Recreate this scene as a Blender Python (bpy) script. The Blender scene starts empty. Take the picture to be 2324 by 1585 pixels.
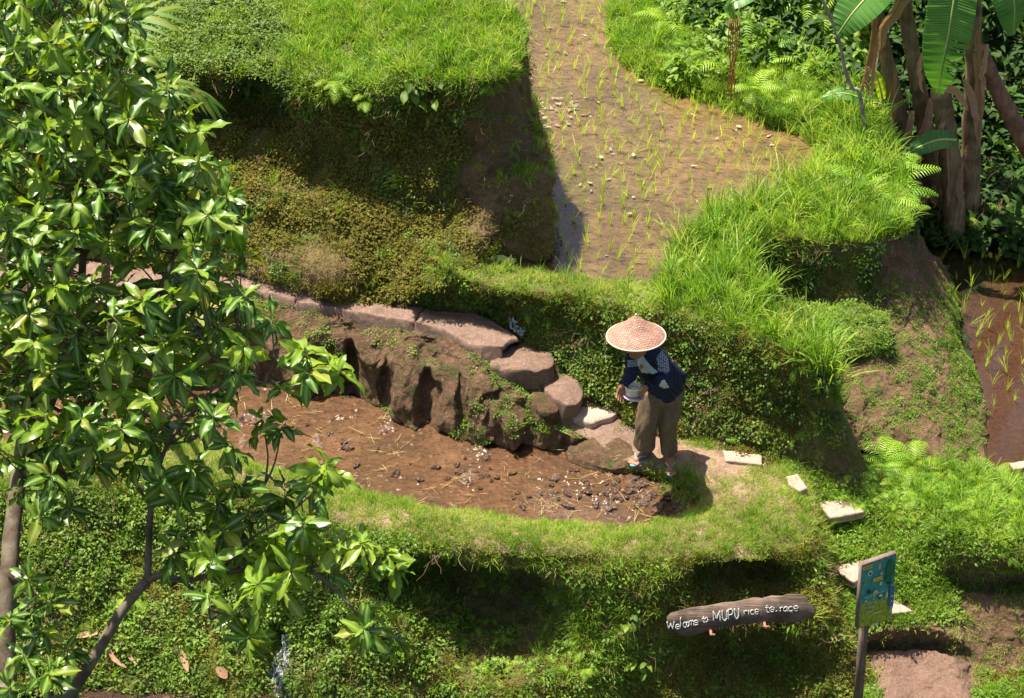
import bpy, bmesh, math, random
import numpy as np
from mathutils import Vector, Matrix, Euler
R = math.radians
SC = bpy.context.scene
COL = SC.collection
random.seed(7)
RNG = np.random.default_rng(11)

# ------------------------------------------------------------------ camera, sky, sun, exposure
PITCH = R(34.5); DIST = 22.0; FPX = 5500.0; CX, CY = 1162.0, 792.5      # picture measured on a 2324 x 1585 grid
CAM = np.array([0.0, -DIST*math.cos(PITCH), DIST*math.sin(PITCH)])
FW = np.array([0.0, math.cos(PITCH), -math.sin(PITCH)])
UPV = np.array([0.0, math.sin(PITCH), math.cos(PITCH)])
cam_d = bpy.data.cameras.new('camera'); cam = bpy.data.objects.new('camera', cam_d); COL.objects.link(cam)
cam.location = CAM; cam.rotation_euler = (math.pi/2-PITCH, 0, 0)
cam_d.sensor_width = 36.0; cam_d.lens = 36.0*FPX/2324.0; cam_d.clip_start = 0.1; cam_d.clip_end = 500
SC.camera = cam
SUN_TO = Vector((-0.30, 0.23, 1.0)).normalized()
sun_el = math.asin(SUN_TO.z); sun_az = math.atan2(SUN_TO.x, SUN_TO.y)
w = bpy.data.worlds.new('World'); SC.world = w; w.use_nodes = True
nt = w.node_tree; nt.nodes.clear()
sky = nt.nodes.new('ShaderNodeTexSky'); sky.sky_type = 'NISHITA'; sky.sun_disc = False
sky.sun_elevation = sun_el; sky.sun_rotation = sun_az; sky.altitude = 300; sky.dust_density = 4.0
bg = nt.nodes.new('ShaderNodeBackground'); bg.inputs[1].default_value = 0.078
wo = nt.nodes.new('ShaderNodeOutputWorld')
nt.links.new(sky.outputs[0], bg.inputs[0]); nt.links.new(bg.outputs[0], wo.inputs[0])
sd = bpy.data.lights.new('sun', 'SUN'); sd.energy = 5.0; sd.angle = R(0.5); sd.color = (1.0, 0.92, 0.80)
sun = bpy.data.objects.new('sun', sd); COL.objects.link(sun); sun.location = (-4, 4, 14)
sun.rotation_euler = SUN_TO.to_track_quat('Z', 'Y').to_euler()
SC.view_settings.view_transform = 'Standard'; SC.view_settings.look = 'None'
SC.view_settings.exposure = 1.28; SC.view_settings.gamma = 1.0; SC.view_settings.use_curve_mapping = False
SC.cycles.max_bounces = 6; SC.cycles.transparent_max_bounces = 12; SC.cycles.use_denoising = True

# ------------------------------------------------------------------ measuring
def ray(px, py):
    px = np.asarray(px, float); py = np.asarray(py, float)
    a = (px-CX)/FPX; b = -(py-CY)/FPX
    return a[..., None]*np.array([1.0, 0, 0]) + b[..., None]*UPV + FW
ZS = 0.88
def atz(px, py, z):
    d = ray(px, py); t = (np.asarray(z, float)*ZS-CAM[2])/d[..., 2]
    return CAM + d*t[..., None]
def aty(px, py, Y):
    d = ray(px, py); t = (np.asarray(Y, float)-CAM[1])/d[..., 1]
    return CAM + d*t[..., None]
def atd(px, py, dep):
    return CAM + ray(px, py)*np.asarray(dep, float)[..., None]
def proj(P):
    q = np.asarray(P)-CAM; dp = q@FW
    return CX+FPX*q[..., 0]/dp, CY-FPX*(q@UPV)/dp

def _hash(ix, iy, iz, seed):
    h = (ix*374761393 + iy*668265263 + iz*2147483647 + seed*1274126177) & 0xFFFFFFFF
    h = ((h ^ (h >> 13))*1274126177) & 0xFFFFFFFF
    h = h ^ (h >> 16)
    return (h & 0xFFFF)/32767.5-1.0
def vn(P, f, seed=0):
    P = np.asarray(P)*f; i = np.floor(P).astype(np.int64); t = P-i; t = t*t*(3-2*t)
    x, y, z = i[..., 0], i[..., 1], i[..., 2]; u, v, s = t[..., 0], t[..., 1], t[..., 2]
    def c(a, b, d): return _hash(x+a, y+b, z+d, seed)
    a = (c(0,0,0)*(1-u)+c(1,0,0)*u)*(1-v)+(c(0,1,0)*(1-u)+c(1,1,0)*u)*v
    b = (c(0,0,1)*(1-u)+c(1,0,1)*u)*(1-v)+(c(0,1,1)*(1-u)+c(1,1,1)*u)*v
    return a*(1-s)+b*s
def fbm(P, f, o=4, seed=0):
    r = 0; a = 1.0; t = 0
    for k in range(o):
        r = r+a*vn(P, f*2.03**k, seed+k*17); t += a; a *= .52
    return r/t

# ------------------------------------------------------------------ materials
def newmat(name):
    m = bpy.data.materials.new(name); m.use_nodes = True
    n = m.node_tree; n.nodes.clear()
    o = n.nodes.new('ShaderNodeOutputMaterial'); return m, n, o
def nd(n, t, **kw):
    x = n.nodes.new(t)
    for k, v in kw.items():
        if k.startswith('i_'):
            key = k[2:].replace('_', ' ')
            x.inputs[key].default_value = v
        else: setattr(x, k, v)
    return x
def ramp(n, fac, stops):
    r = n.nodes.new('ShaderNodeValToRGB'); e = r.color_ramp.elements
    while len(e) < len(stops): e.new(0.5)
    for el, (p, c) in zip(e, stops): el.position = p; el.color = (*c, 1)
    n.links.new(fac, r.inputs[0]); return r.outputs[0]
def noise(n, vec, scale, detail=6, rough=.6, dist=0):
    x = n.nodes.new('ShaderNodeTexNoise'); x.inputs['Scale'].default_value = scale
    x.inputs['Detail'].default_value = detail; x.inputs['Roughness'].default_value = rough
    x.inputs['Distortion'].default_value = dist
    if vec is not None: n.links.new(vec, x.inputs['Vector'])
    return x.outputs['Fac']
def mixc(n, fac, a, b, mode='MIX'):
    x = n.nodes.new('ShaderNodeMix'); x.data_type = 'RGBA'; x.blend_type = mode
    for s, v in ((0, fac), (6, a), (7, b)):
        if isinstance(v, (int, float)): x.inputs[s].default_value = v
        elif isinstance(v, tuple): x.inputs[s].default_value = (*v, 1)
        else: n.links.new(v, x.inputs[s])
    return x.outputs[2]
def coords(n, which='Generated', scale=(1, 1, 1)):
    g = n.nodes.new('ShaderNodeTexCoord'); mp = n.nodes.new('ShaderNodeMapping')
    mp.inputs['Scale'].default_value = scale
    n.links.new(g.outputs[which], mp.inputs[0]); return mp.outputs[0]
def bump(n, h, strength=.5, dist=.02, nrm=None):
    b = n.nodes.new('ShaderNodeBump'); b.inputs['Strength'].default_value = strength
    b.inputs['Distance'].default_value = dist; n.links.new(h, b.inputs['Height'])
    if nrm is not None: n.links.new(nrm, b.inputs['Normal'])
    return b.outputs[0]
def math2(n, op, a, b):
    x = n.nodes.new('ShaderNodeMath'); x.operation = op
    for s, v in ((0, a), (1, b)):
        if isinstance(v, (int, float)): x.inputs[s].default_value = v
        else: n.links.new(v, x.inputs[s])
    return x.outputs[0]

def soil(name, dark, mid, light, moss=None, moss_amt=.5, rough=.95, s=1.0, bd=.03, coat=0, stretch=(1, 1, 1), spec=.3):
    m, n, o = newmat(name); v = coords(n, 'Object', stretch)
    f1 = noise(n, v, 3.2*s, 9, .68, .4); f2 = noise(n, v, 22*s, 8, .7); f3 = noise(n, v, 90*s, 4, .6)
    c = ramp(n, f1, [(.3, dark), (.5, mid), (.7, light)])
    c2 = ramp(n, f2, [(.3, tuple(x*.62 for x in mid)), (.5, mid), (.68, tuple(min(1, x*1.4) for x in light))])
    c = mixc(n, .5, c, c2)
    c3 = ramp(n, f3, [(.35, (.55, .55, .55)), (.6, (1.15, 1.15, 1.15))])
    c = mixc(n, .8, c, c3, 'MULTIPLY')
    if moss:
        g = noise(n, v, 4.5*s, 10, .72, .6)
        fac = ramp(n, g, [(.62-moss_amt*.35, (0, 0, 0)), (.70-moss_amt*.3, (1, 1, 1))])
        ba = nd(n, 'ShaderNodeAttribute', attribute_name='bare'); fac = math2(n, 'MULTIPLY', fac, math2(n, 'SUBTRACT', 1.0, ba.outputs['Fac']))
        mc = ramp(n, noise(n, v, 30*s, 6), [(.35, tuple(x*.45 for x in moss)), (.65, moss)])
        c = mixc(n, math2(n, 'MULTIPLY', ba.outputs['Fac'], .55), c, mixc(n, f2, (.06, .034, .018), (.26, .155, .085)))
        c = mixc(n, fac, c, mc)
    h = math2(n, 'ADD', math2(n, 'MULTIPLY', f2, .7), math2(n, 'MULTIPLY', f3, .35))
    b = nd(n, 'ShaderNodeBsdfPrincipled'); b.inputs['Roughness'].default_value = rough
    b.inputs['Specular IOR Level'].default_value = spec
    n.links.new(c, b.inputs['Base Color']); n.links.new(bump(n, h, .9, bd), b.inputs['Normal'])
    if coat:
        b.inputs['Coat Weight'].default_value = coat; b.inputs['Coat Roughness'].default_value = .15
    n.links.new(b.outputs[0], o.inputs[0]); return m

def leafmat(name, cols, rough=.5, trans=.35, spec=.4, tcol=None, coatw=0, vein=False):
    """cols: ramp list over a per-piece random number"""
    m, n, o = newmat(name)
    oi = n.nodes.new('ShaderNodeObjectInfo'); at = nd(n, 'ShaderNodeAttribute', attribute_name='rnd')
    f = math2(n, 'FRACT', math2(n, 'ADD', oi.outputs['Random'], at.outputs['Fac']), 0)
    k = len(cols); c = ramp(n, f, [(i/(k-1) if k > 1 else 0, cc) for i, cc in enumerate(cols)])
    g = nd(n, 'ShaderNodeTexCoord')
    big = noise(n, None, 1.1, 3, .6); 
    ge = nd(n, 'ShaderNodeNewGeometry'); nn = n.nodes[-1]
    nz = nd(n, 'ShaderNodeTexNoise'); nz.inputs['Scale'].default_value = 1.7; nz.inputs['Detail'].default_value = 4
    n.links.new(ge.outputs['Position'], nz.inputs['Vector'])
    v = ramp(n, nz.outputs['Fac'], [(.3, (.78, .80, .72)), (.7, (1.22, 1.15, 1.25))])
    c = mixc(n, 1.0, c, v, 'MULTIPLY')
    if vein:
        va = nd(n, 'ShaderNodeAttribute', attribute_name='vein')
        c = mixc(n, math2(n, 'MULTIPLY', va.outputs['Fac'], .75), c, (.30, .42, .10))
    b = nd(n, 'ShaderNodeBsdfPrincipled'); b.inputs['Roughness'].default_value = rough
    b.inputs['Specular IOR Level'].default_value = spec
    if coatw: b.inputs['Coat Weight'].default_value = coatw; b.inputs['Coat Roughness'].default_value = .12
    n.links.new(c, b.inputs['Base Color'])
    t = nd(n, 'ShaderNodeBsdfTranslucent')
    tc = mixc(n, 1.0, c, tcol or (1.5, 1.6, .7), 'MULTIPLY'); n.links.new(tc, t.inputs[0])
    mx = nd(n, 'ShaderNodeMixShader'); mx.inputs[0].default_value = trans
    n.links.new(b.outputs[0], mx.inputs[1]); n.links.new(t.outputs[0], mx.inputs[2])
    n.links.new(mx.outputs[0], o.inputs[0]); return m

def plain(name, col, rough=.7, var=.2, s=20, bd=.003, spec=.4, metal=0, stretch=(1, 1, 1)):
    m, n, o = newmat(name); v = coords(n, 'Object', stretch)
    f = noise(n, v, s, 6, .65)
    c = ramp(n, f, [(.3, tuple(x*(1-var) for x in col)), (.7, tuple(min(1, x*(1+var)) for x in col))])
    b = nd(n, 'ShaderNodeBsdfPrincipled'); b.inputs['Roughness'].default_value = rough
    b.inputs['Specular IOR Level'].default_value = spec; b.inputs['Metallic'].default_value = metal
    n.links.new(c, b.inputs['Base Color'])
    if bd: n.links.new(bump(n, f, .6, bd), b.inputs['Normal'])
    n.links.new(b.outputs[0], o.inputs[0]); return m

# ------------------------------------------------------------------ objects
def tag(o, label=None, cat=None, group=None, kind=None):
    if label: o['label'] = label
    if cat: o['category'] = cat
    if group: o['group'] = group
    if kind: o['kind'] = kind
    return o
def mesh_np(name, V, F, mat=None, smooth=True, attrs=None):
    """V (n,3); F list of arrays/tuples or (m,k) array"""
    me = bpy.data.meshes.new(name); V = np.asarray(V, np.float32)
    me.vertices.add(len(V)); me.vertices.foreach_set('co', V.ravel())
    if isinstance(F, np.ndarray):
        k = F.shape[1]; me.loops.add(F.size); me.loops.foreach_set('vertex_index', F.ravel().astype(np.int32))
        me.polygons.add(len(F)); me.polygons.foreach_set('loop_start', np.arange(0, F.size, k, dtype=np.int32))
    else:
        ls = np.cumsum([0]+[len(f) for f in F[:-1]]).astype(np.int32)
        fl = np.fromiter((i for f in F for i in f), np.int32)
        me.loops.add(len(fl)); me.loops.foreach_set('vertex_index', fl)
        me.polygons.add(len(F)); me.polygons.foreach_set('loop_start', ls)
    me.update(calc_edges=True)
    if smooth: me.polygons.foreach_set('use_smooth', np.ones(len(me.polygons), bool))
    for an, av in (attrs or {}).items():
        a = me.attributes.new(an, 'FLOAT', 'POINT'); a.data.foreach_set('value', np.asarray(av, np.float32))
    if mat: me.materials.append(mat)
    me.validate(); return me
def link(name, me, parent=None, loc=None):
    o = bpy.data.objects.new(name, me); COL.objects.link(o)
    if parent is not None: o.parent = parent
    if loc is not None: o.location = loc
    return o
def empty(name, loc=(0, 0, 0), rz=0):
    o = bpy.data.objects.new(name, None); COL.objects.link(o); o.location = loc; o.rotation_euler = (0, 0, rz)
    o.empty_display_size = .1; return o
class MB:
    """gathers pieces into one mesh"""
    def __init__(s): s.V = []; s.F = []; s.n = 0; s.A = {}
    def add(s, V, F, **at):
        V = np.asarray(V, float)
        s.V.append(V); s.F.extend(tuple(int(i)+s.n for i in f) for f in F)
        for k, v in at.items():
            s.A.setdefault(k, []).append(np.broadcast_to(np.asarray(v, float), (len(V),)))
        s.n += len(V); return s
    def mesh(s, name, mat=None, smooth=True):
        return mesh_np(name, np.concatenate(s.V), s.F, mat, smooth, {k: np.concatenate(v) for k, v in s.A.items()})
    def build(s, name, mat, parent=None, smooth=True, loc=None):
        return link(name, s.mesh(name, mat, smooth), parent, loc)

def catmull(P, N):
    P = np.asarray(P, float); k = len(P)
    if k == 2: t = np.linspace(0, 1, N).reshape(-1, *([1]*(P.ndim-1))); return P[0]*(1-t)+P[1]*t
    Q = np.concatenate([[2*P[0]-P[1]], P, [2*P[-1]-P[-2]]])
    u = np.linspace(0, k-1, N); i = np.minimum(u.astype(int), k-2); t = (u-i).reshape(-1, *([1]*(P.ndim-1)))
    a, b, c, d = Q[i], Q[i+1], Q[i+2], Q[i+3]
    return .5*((2*b)+(-a+c)*t+(2*a-5*b+4*c-d)*t*t+(-a+3*b-3*c+d)*t**3)

def tube(mb, P, rad, seg=8, cap=True, rnd=None, flat=None, **at):
    """tube through points P with radii; flat=(axis vector, ratio) squashes the section"""
    P = np.asarray(P, float); n = len(P); rad = np.broadcast_to(np.asarray(rad, float), (n,))
    T = np.gradient(P, axis=0); T /= np.linalg.norm(T, axis=1)[:, None]+1e-9
    ref = np.array([0, 0, 1.0]) if abs(T[0, 2]) < .9 else np.array([0, 1.0, 0])
    if flat is not None: ref = np.array(flat[0], float)
    V = []
    nrm = ref-T[0]*(ref@T[0]); nrm /= np.linalg.norm(nrm)
    for i in range(n):
        nrm = nrm-T[i]*(nrm@T[i]); nrm /= np.linalg.norm(nrm)+1e-9
        b = np.cross(T[i], nrm)
        a = np.arange(seg)*2*math.pi/seg
        kx = flat[1] if flat is not None else 1.0
        V.append(P[i]+rad[i]*(np.cos(a)[:, None]*nrm*kx+np.sin(a)[:, None]*b))
    V = np.concatenate(V); F = []
    for i in range(n-1):
        for j in range(seg):
            k = (j+1) % seg; F.append((i*seg+j, i*seg+k, (i+1)*seg+k, (i+1)*seg+j))
    if cap:
        F.append(tuple(range(seg-1, -1, -1))); F.append(tuple((n-1)*seg+j for j in range(seg)))
    mb.add(V, F, **at); return mb
def box(mb, c, s, rz=0):
    c = np.array(c); V = np.array([[x, y, z] for x in (-1, 1) for y in (-1, 1) for z in (-1, 1)], float)*np.array(s)/2
    ca, sa = math.cos(rz), math.sin(rz)
    V = V@np.array([[ca, sa, 0], [-sa, ca, 0], [0, 0, 1]])+c
    mb.add(V, [(0, 1, 3, 2), (4, 6, 7, 5), (0, 4, 5, 1), (2, 3, 7, 6), (0, 2, 6, 4), (1, 5, 7, 3)]); return mb
# ------------------------------------------------------------------ terrain patches
PATCH = {}
def grid_mesh(G, mat, name, attrs=None):
    m, n, _ = G.shape; idx = np.arange(m*n).reshape(m, n)
    F = np.stack([idx[:-1, :-1], idx[:-1, 1:], idx[1:, 1:], idx[1:, :-1]], -1).reshape(-1, 4)[:, ::-1]
    return mesh_np(name, G.reshape(-1, 3), np.ascontiguousarray(F), mat, True, attrs)
def low(r, xm=1320, k=.84): return [(a, b, c*k if (0 < c < .94 and a < xm) else c) for a, b, c in r]
def loft(key, name, rails, N, M, mat, amp=(.10, .03), f=(1.6, 9.0), dents=(), label='', cat='earth bank', vs=1.0, post=None, ext=0, bare=None):
    """rails: rows of (px, py, height) measured on the photograph, turned into world points"""
    k = max(len(r) for r in rails)
    W = []
    for r in rails:
        r = np.array(r, float); W.append(atz(r[:, 0], r[:, 1], r[:, 2]))
    W = [catmull(r, k) if len(r) != k else r for r in W]
    if ext: W = [np.concatenate([[r[0]-np.array([ext, 0, 0])], r]) for r in W]
    C = np.array(W)                                      # rails x controls x 3
    A = np.array([catmull(r, N) for r in C])             # rails x N x 3
    G = catmull(A, M)                                    # M x N x 3
    px, py = proj(G)
    for (cx, cy, rx, ry, dep) in dents:
        e = np.exp(-(((px-cx)/rx)**2+((py-cy)/ry)**2)**2)
        G[..., 1] += e*dep
    S = G*np.array([1, 1, vs])
    for a, fr, sd in zip(amp, f, (1, 50, 90)):
        if a:
            G = G+a*np.stack([fbm(S, fr, 3, sd), fbm(S, fr, 3, sd+5), .8*fbm(S, fr, 3, sd+9)], -1)
    if post: G = post(G, px, py)
    me = grid_mesh(G, mat, name, {'bare': np.clip(bare(px, py), 0, 1).ravel()} if bare else None); o = link(name, me); tag(o, label, cat, kind='structure')
    PATCH[key] = G; return o

m_earth = soil('bank_earth', (.055, .030, .015), (.120, .070, .036), (.20, .125, .070), (.10, .105, .022), .28, stretch=(1, 1, .55))
m_moss = soil('mossy_earth', (.045, .035, .014), (.10, .075, .030), (.17, .12, .055), (.12, .125, .025), .62)
m_rock = soil('brown_rock', (.055, .030, .015), (.155, .090, .048), (.27, .165, .095), (.10, .10, .028), .30, s=1.3, bd=.09)
m_turf = soil('turf_soil', (.07, .06, .02), (.13, .125, .035), (.21, .19, .07), (.12, .17, .03), .6)
m_dry = soil('trodden_earth', (.14, .09, .055), (.24, .155, .105), (.33, .22, .155), (.20, .20, .06), .25, bd=.015)
m_dirt = soil('pink_dirt', (.12, .066, .045), (.20, .118, .083), (.27, .175, .13), None, s=2.2, bd=.03)
m_path = soil('worn_path', (.115, .070, .050), (.185, .118, .085), (.25, .165, .122), None, s=1.5, bd=.01, rough=.85)
m_mud = soil('paddy_mud', (.125, .078, .036), (.205, .135, .066), (.275, .19, .10), None, s=1.4, bd=.03)
def mudbed(name, cols, olive, s=1.0, wet=False):
    m, n, o = newmat(name); v = coords(n, 'Object'); v2 = coords(n, 'Object', (.5, 1.3, 1)); a = noise(n, v, 1.6*s, 8, .62, .5); b_ = noise(n, v2, 11*s, 7, .74, .8); c_ = noise(n, v2, 34*s, 5, .7); g = noise(n, coords(n, 'Object', (1, 1, 1)), .9*s, 4, .5)
    c = ramp(n, a, [(.3, cols[0]), (.5, cols[1]), (.68, cols[2])]); c = mixc(n, ramp(n, g, [(.42, (0, 0, 0)), (.62, (.55, .55, .55))]), c, olive)
    c = mixc(n, .85, c, ramp(n, b_, [(.34, (.38, .36, .32)), (.47, (.92, .92, .9)), (.64, (1.3, 1.28, 1.28))]), 'MULTIPLY'); c = mixc(n, .8, c, ramp(n, c_, [(.36, (.36, .33, .28)), (.46, (1, 1, 1)), (.68, (1.3, 1.3, 1.3))]), 'MULTIPLY')
    p = nd(n, 'ShaderNodeBsdfPrincipled'); p.inputs['Roughness'].default_value = .9; n.links.new(c, p.inputs['Base Color'])
    if wet: n.links.new(ramp(n, a, [(.40, (.9, .9, .9)), (.58, (.1, .1, .1))]), p.inputs['Coat Weight']); p.inputs['Coat Roughness'].default_value = .30
    n.links.new(bump(n, math2(n, 'ADD', b_, math2(n, 'MULTIPLY', c_, .4)), .9, .03), p.inputs['Normal']); n.links.new(p.outputs[0], o.inputs[0]); return m
m_mud = mudbed('flooded_mud', [(.090, .064, .026), (.160, .116, .050), (.225, .168, .080)], (.125, .115, .040))
m_mud2 = mudbed('wet_mud', [(.068, .035, .020), (.122, .066, .039), (.185, .113, .076)], (.105, .068, .034), 1.2, True)
m_mud3 = soil('dark_mud', (.050, .027, .018), (.085, .046, .030), (.12, .07, .045), None, s=1.2, bd=.02)
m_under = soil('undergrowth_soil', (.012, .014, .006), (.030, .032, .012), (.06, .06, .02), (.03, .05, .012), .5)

# big ground sheet under everything
def ground_grid(x0, x1, y0, y1, nx, ny, zf):
    X, Y = np.meshgrid(np.linspace(x0, x1, nx), np.linspace(y0, y1, ny)); G = np.stack([X, Y, 0*X], -1)
    G[..., 2] = zf(X, Y, G); return G
def zg(X, Y, G):
    return -1.33+.04*fbm(G, .8, 3, 3)
G = ground_grid(-60, 60, -60, -2.2, 240, 150, zg)
o = link('ground', grid_mesh(G[:, ::-1], m_under, 'ground')); tag(o, 'dark grassy ground of the lowest terrace below the banks', 'ground', kind='structure')
def zg2(X, Y, G):
    z = -.45+0*X
    hill = np.clip((Y-3.6)/3.2, 0, 6)**1.15*2.6*np.clip((X-1.5)/2.0, 0, 1)
    hill2 = np.clip((Y-9.0)/3.0, 0, 6)**1.1*2.2
    return np.minimum(z+np.maximum(hill, hill2), 5.5)+.25*fbm(G, .5, 4, 4)
G = ground_grid(-60, 60, -.2, 60, 300, 200, zg2)
PATCH['hill'] = ground_grid(2.6, 8.5, 2.9, 10.0, 90, 90, zg2)[:, ::-1]
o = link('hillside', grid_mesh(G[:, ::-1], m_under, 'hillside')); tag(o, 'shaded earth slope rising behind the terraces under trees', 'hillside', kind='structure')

# top left terrace: turf, then dark wall and mossy slope down to the footpath
T0 = [(60,145,2.4),(200,150,2.4),(350,166,2.4),(500,170,2.42),(620,186,2.44),(750,205,2.49),(880,208,2.58),(1000,196,2.73),(1080,190,2.86),(1140,170,2.95),(1172,150,2.95),(1178,118,2.95),(1172,50,2.95),(1112,22,2.95),(1042,2,2.95),(962,-40,2.95)]
T00 = [(60,-120,2.5),(200,-120,2.5),(350,-110,2.52),(450,-100,2.54),(550,-90,2.6),(650,-80,2.7),(750,-60,2.8),(830,-40,2.85),(900,-20,2.9),(960,0,2.95),(1010,20,3.0),(1030,20,3.0),(1040,10,3.0),(1030,-5,3.0),(990,-30,3.0),(950,-50,2.98)]
Tm = [((a[0]+b[0])/2, (a[1]+b[1])/2, (a[2]+b[2])/2+.04) for a, b in zip(T0, T00)]
loft('top', 'terrace_top', [T00, Tm, T0], 260, 90, m_turf, (.08, .025), ext=1.6, label='grassy top of the highest terrace at the upper left', cat='terrace')
T1 = [(60,330,1.65),(200,330,1.62),(350,345,1.60),(500,350,1.58),(620,365,1.57),(750,388,1.56),(880,405,1.62),(1000,405,1.73),(1075,400,1.82),(1135,392,1.88),(1185,374,1.93),(1209,350,1.93),(1197,280,1.93),(1167,190,1.9),(1110,120,1.9),(1000,60,1.9)]
T2 = [(60,450,1.32),(200,455,1.3),(350,462,1.28),(480,470,1.26),(600,490,1.23),(740,510,1.2),(880,520,1.2),(1000,500,1.34),(1090,462,1.58),(1150,436,1.74),(1205,426,1.77),(1245,418,1.77),(1238,345,1.77),(1207,250,1.75),(1150,160,1.75),(1040,100,1.75)]
T3 = [(60,600,.92),(200,600,.90),(350,612,.88),(480,628,.86),(620,645,.84),(760,672,.83),(890,694,.81),(985,660,.98),(1065,628,1.08),(1128,590,1.02),(1190,604,.95),(1247,602,.95),(1247,520,.95),(1222,380,.95),(1170,280,.95),(1080,200,.95)]
T3 = low(T3, 900)
def bulge(G, px, py):
    e = np.exp(-(((px-690)/150)**2+((py-610)/52)**2)**2)
    G[..., 1] -= .20*e; G[..., 2] += .06*e; return G
loft('mossy', 'earth_bank', [T0, T1, T2, T3], 460, 190, m_moss, (.14, .05, .015), (1.3, 6, 22), ext=1.6, dents=[(590,245,75,70,.35), (470,260,60,60,.2), (1000,330,120,60,.08)],
     label='tall bank with a shaded upper wall and mossy slope below', post=bulge, bare=lambda x, y: np.exp(-(((x-680)/190)**2+((y-600)/62)**2)**2)*1.2+np.clip((x-1040)/40, 0, 1)*.92)
# far mound at the top edge
loft('far', 'earth_bank', [[(1020,-120,2.3),(1060,-120,2.3),(1100,-125,2.3),(1112,-160,2.3)], [(1020,30,1.0),(1065,38,.95),(1108,34,.95),(1125,-40,.95)]], 40, 40, m_earth,
     (.05, .03), label='dark corner of a further bank at the top edge', cat='earth bank')

# upper paddy rim: waterline -> crest -> outer edge -> foot
WI = [(960,570,.95),(1080,590,.95),(1150,612,.95),(1230,622,.95),(1310,634,.95),(1400,640,.95),(1470,634,.95),(1515,600,.95),(1545,550,.95),(1590,508,.95),(1640,488,.95),(1690,472,.95),(1735,455,.95),(1770,442,.95),(1800,425,.95),(1825,405,.95),(1842,385,.95),(1850,365,.95),(1848,345,.95),(1835,328,.95)]
WC = [(985,585,1.2),(1080,605,1.12),(1165,624,1.08),(1245,636,1.06),(1325,650,1.06),(1410,662,1.06),(1490,662,1.07),(1550,650,1.1),(1610,640,1.12),(1670,640,1.12),(1710,600,1.14),(1730,540,1.15),(1740,500,1.15),(1780,485,1.15),(1830,470,1.15),(1880,455,1.15),(1930,435,1.15),(1960,405,1.15),(1970,365,1.15),(1950,300,1.15)]
WO = [(1010,605,1.25),(1090,640,1.14),(1185,664,1.10),(1285,682,1.09),(1385,698,1.09),(1475,708,1.09),(1560,720,1.09),(1640,738,1.09),(1720,765,1.08),(1800,800,1.04),(1858,830,.98),(1880,850,.93),(1858,800,.97),(1800,720,1.05),(1728,630,1.1),(1690,570,1.1),(1680,542,1.1),(1800,541,1.1),(1900,549,1.1),(2000,548,1.1)]
# the outer edge has more turns than the waterline: make both follow it
WI2 = [(960,570),(1080,590),(1150,612),(1230,622),(1310,634),(1400,640),(1450,638),(1480,630),(1500,618),(1512,600),(1520,590),(1526,582),(1533,570),(1545,550),(1565,528),(1590,508),(1640,488),(1720,460),(1790,430),(1840,390)]
WI2 = [(a, b, .95) for a, b in WI2]
WC2 = [((a[0]*.62+b[0]*.38), (a[1]*.62+b[1]*.38), 1.08 if i else 1.2) for i, (a, b) in enumerate(zip(WI2, WO))]
loft('bankL', 'paddy_bank', [WI2, WC2, WO], 330, 70, m_turf, (.05, .025), label='turf bank curving round the near edge of the upper paddy', cat='bank')
# right part of the rim, to the banana side
RI = [(1840,395,.95),(1852,365,.95),(1838,330,.95),(1800,306,.95),(1700,276,.95),(1600,241,.95),(1480,192,.95),(1402,142,.95),(1378,60,.95),(1392,-80,.95)]
RM = [(1940,440,1.15),(1950,370,1.15),(1930,300,1.15),(1860,262,1.15),(1750,232,1.12),(1650,196,1.12),(1530,150,1.12),(1455,110,1.12),(1440,40,1.12),(1470,-100,1.12)]
RO = [(2030,520,1.1),(2052,420,1.12),(2030,330,1.15),(1960,220,1.2),(1850,170,1.25),(1740,135,1.25),(1620,95,1.25),(1540,40,1.25),(1530,-20,1.25),(1570,-140,1.25)]
loft('bankR', 'paddy_bank', [RI, RM, RO], 260, 80, m_turf, (.06, .025), label='bright grass bank along the far side of the upper paddy', cat='bank')
RJ0 = [(1900,549,1.1),(2000,548,1.1),(2046,535,1.1),(2058,480,1.1),(2052,420,1.12),(2030,330,1.15),(1960,220,1.2)]
RJ1 = [(1780,450,1.12),(1850,450,1.12),(1900,440,1.12),(1920,420,1.12),(1910,390,1.14),(1900,330,1.15),(1880,240,1.2)]
loft('bankR2', 'paddy_bank', [RJ1, RJ0], 120, 50, m_turf, (.05, .02), label='grassy end of the bank beside the banana plants', cat='bank')
def tow(P, off): return P+np.array(off)
# side of that bank towards the bananas, world offsets
B0 = atz(*np.array(RJ0[2:], float).T); B1 = B0+np.array([.16, .40, -.6]); B2 = B0+np.array([.2, .8, -1.6])
A = np.array([catmull(r, 90) for r in (B0, B1, B2)]); G = catmull(A, 50); G = G+.05*np.stack([fbm(G, 5, 3, 7)]*3, -1)
PATCH['bananaside'] = G; o = link('earth_bank', grid_mesh(G, m_earth, 'earth_bank')); tag(o, 'shaded side of the bank facing the banana plants', 'earth bank', kind='structure')
loft('bananabed', 'earth_bank', [[(1960,400,-.2),(2100,410,-.1),(2250,420,-.05),(2500,430,.0)], [(2030,480,-.25),(2120,480,-.2),(2250,490,-.15),(2500,500,-.12)], [(2080,562,-.44),(2180,570,-.44),(2300,578,-.44),(2500,590,-.44)]], 110, 60, m_under, (.08, .04), label='dark shaded ground under the banana plants')
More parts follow.
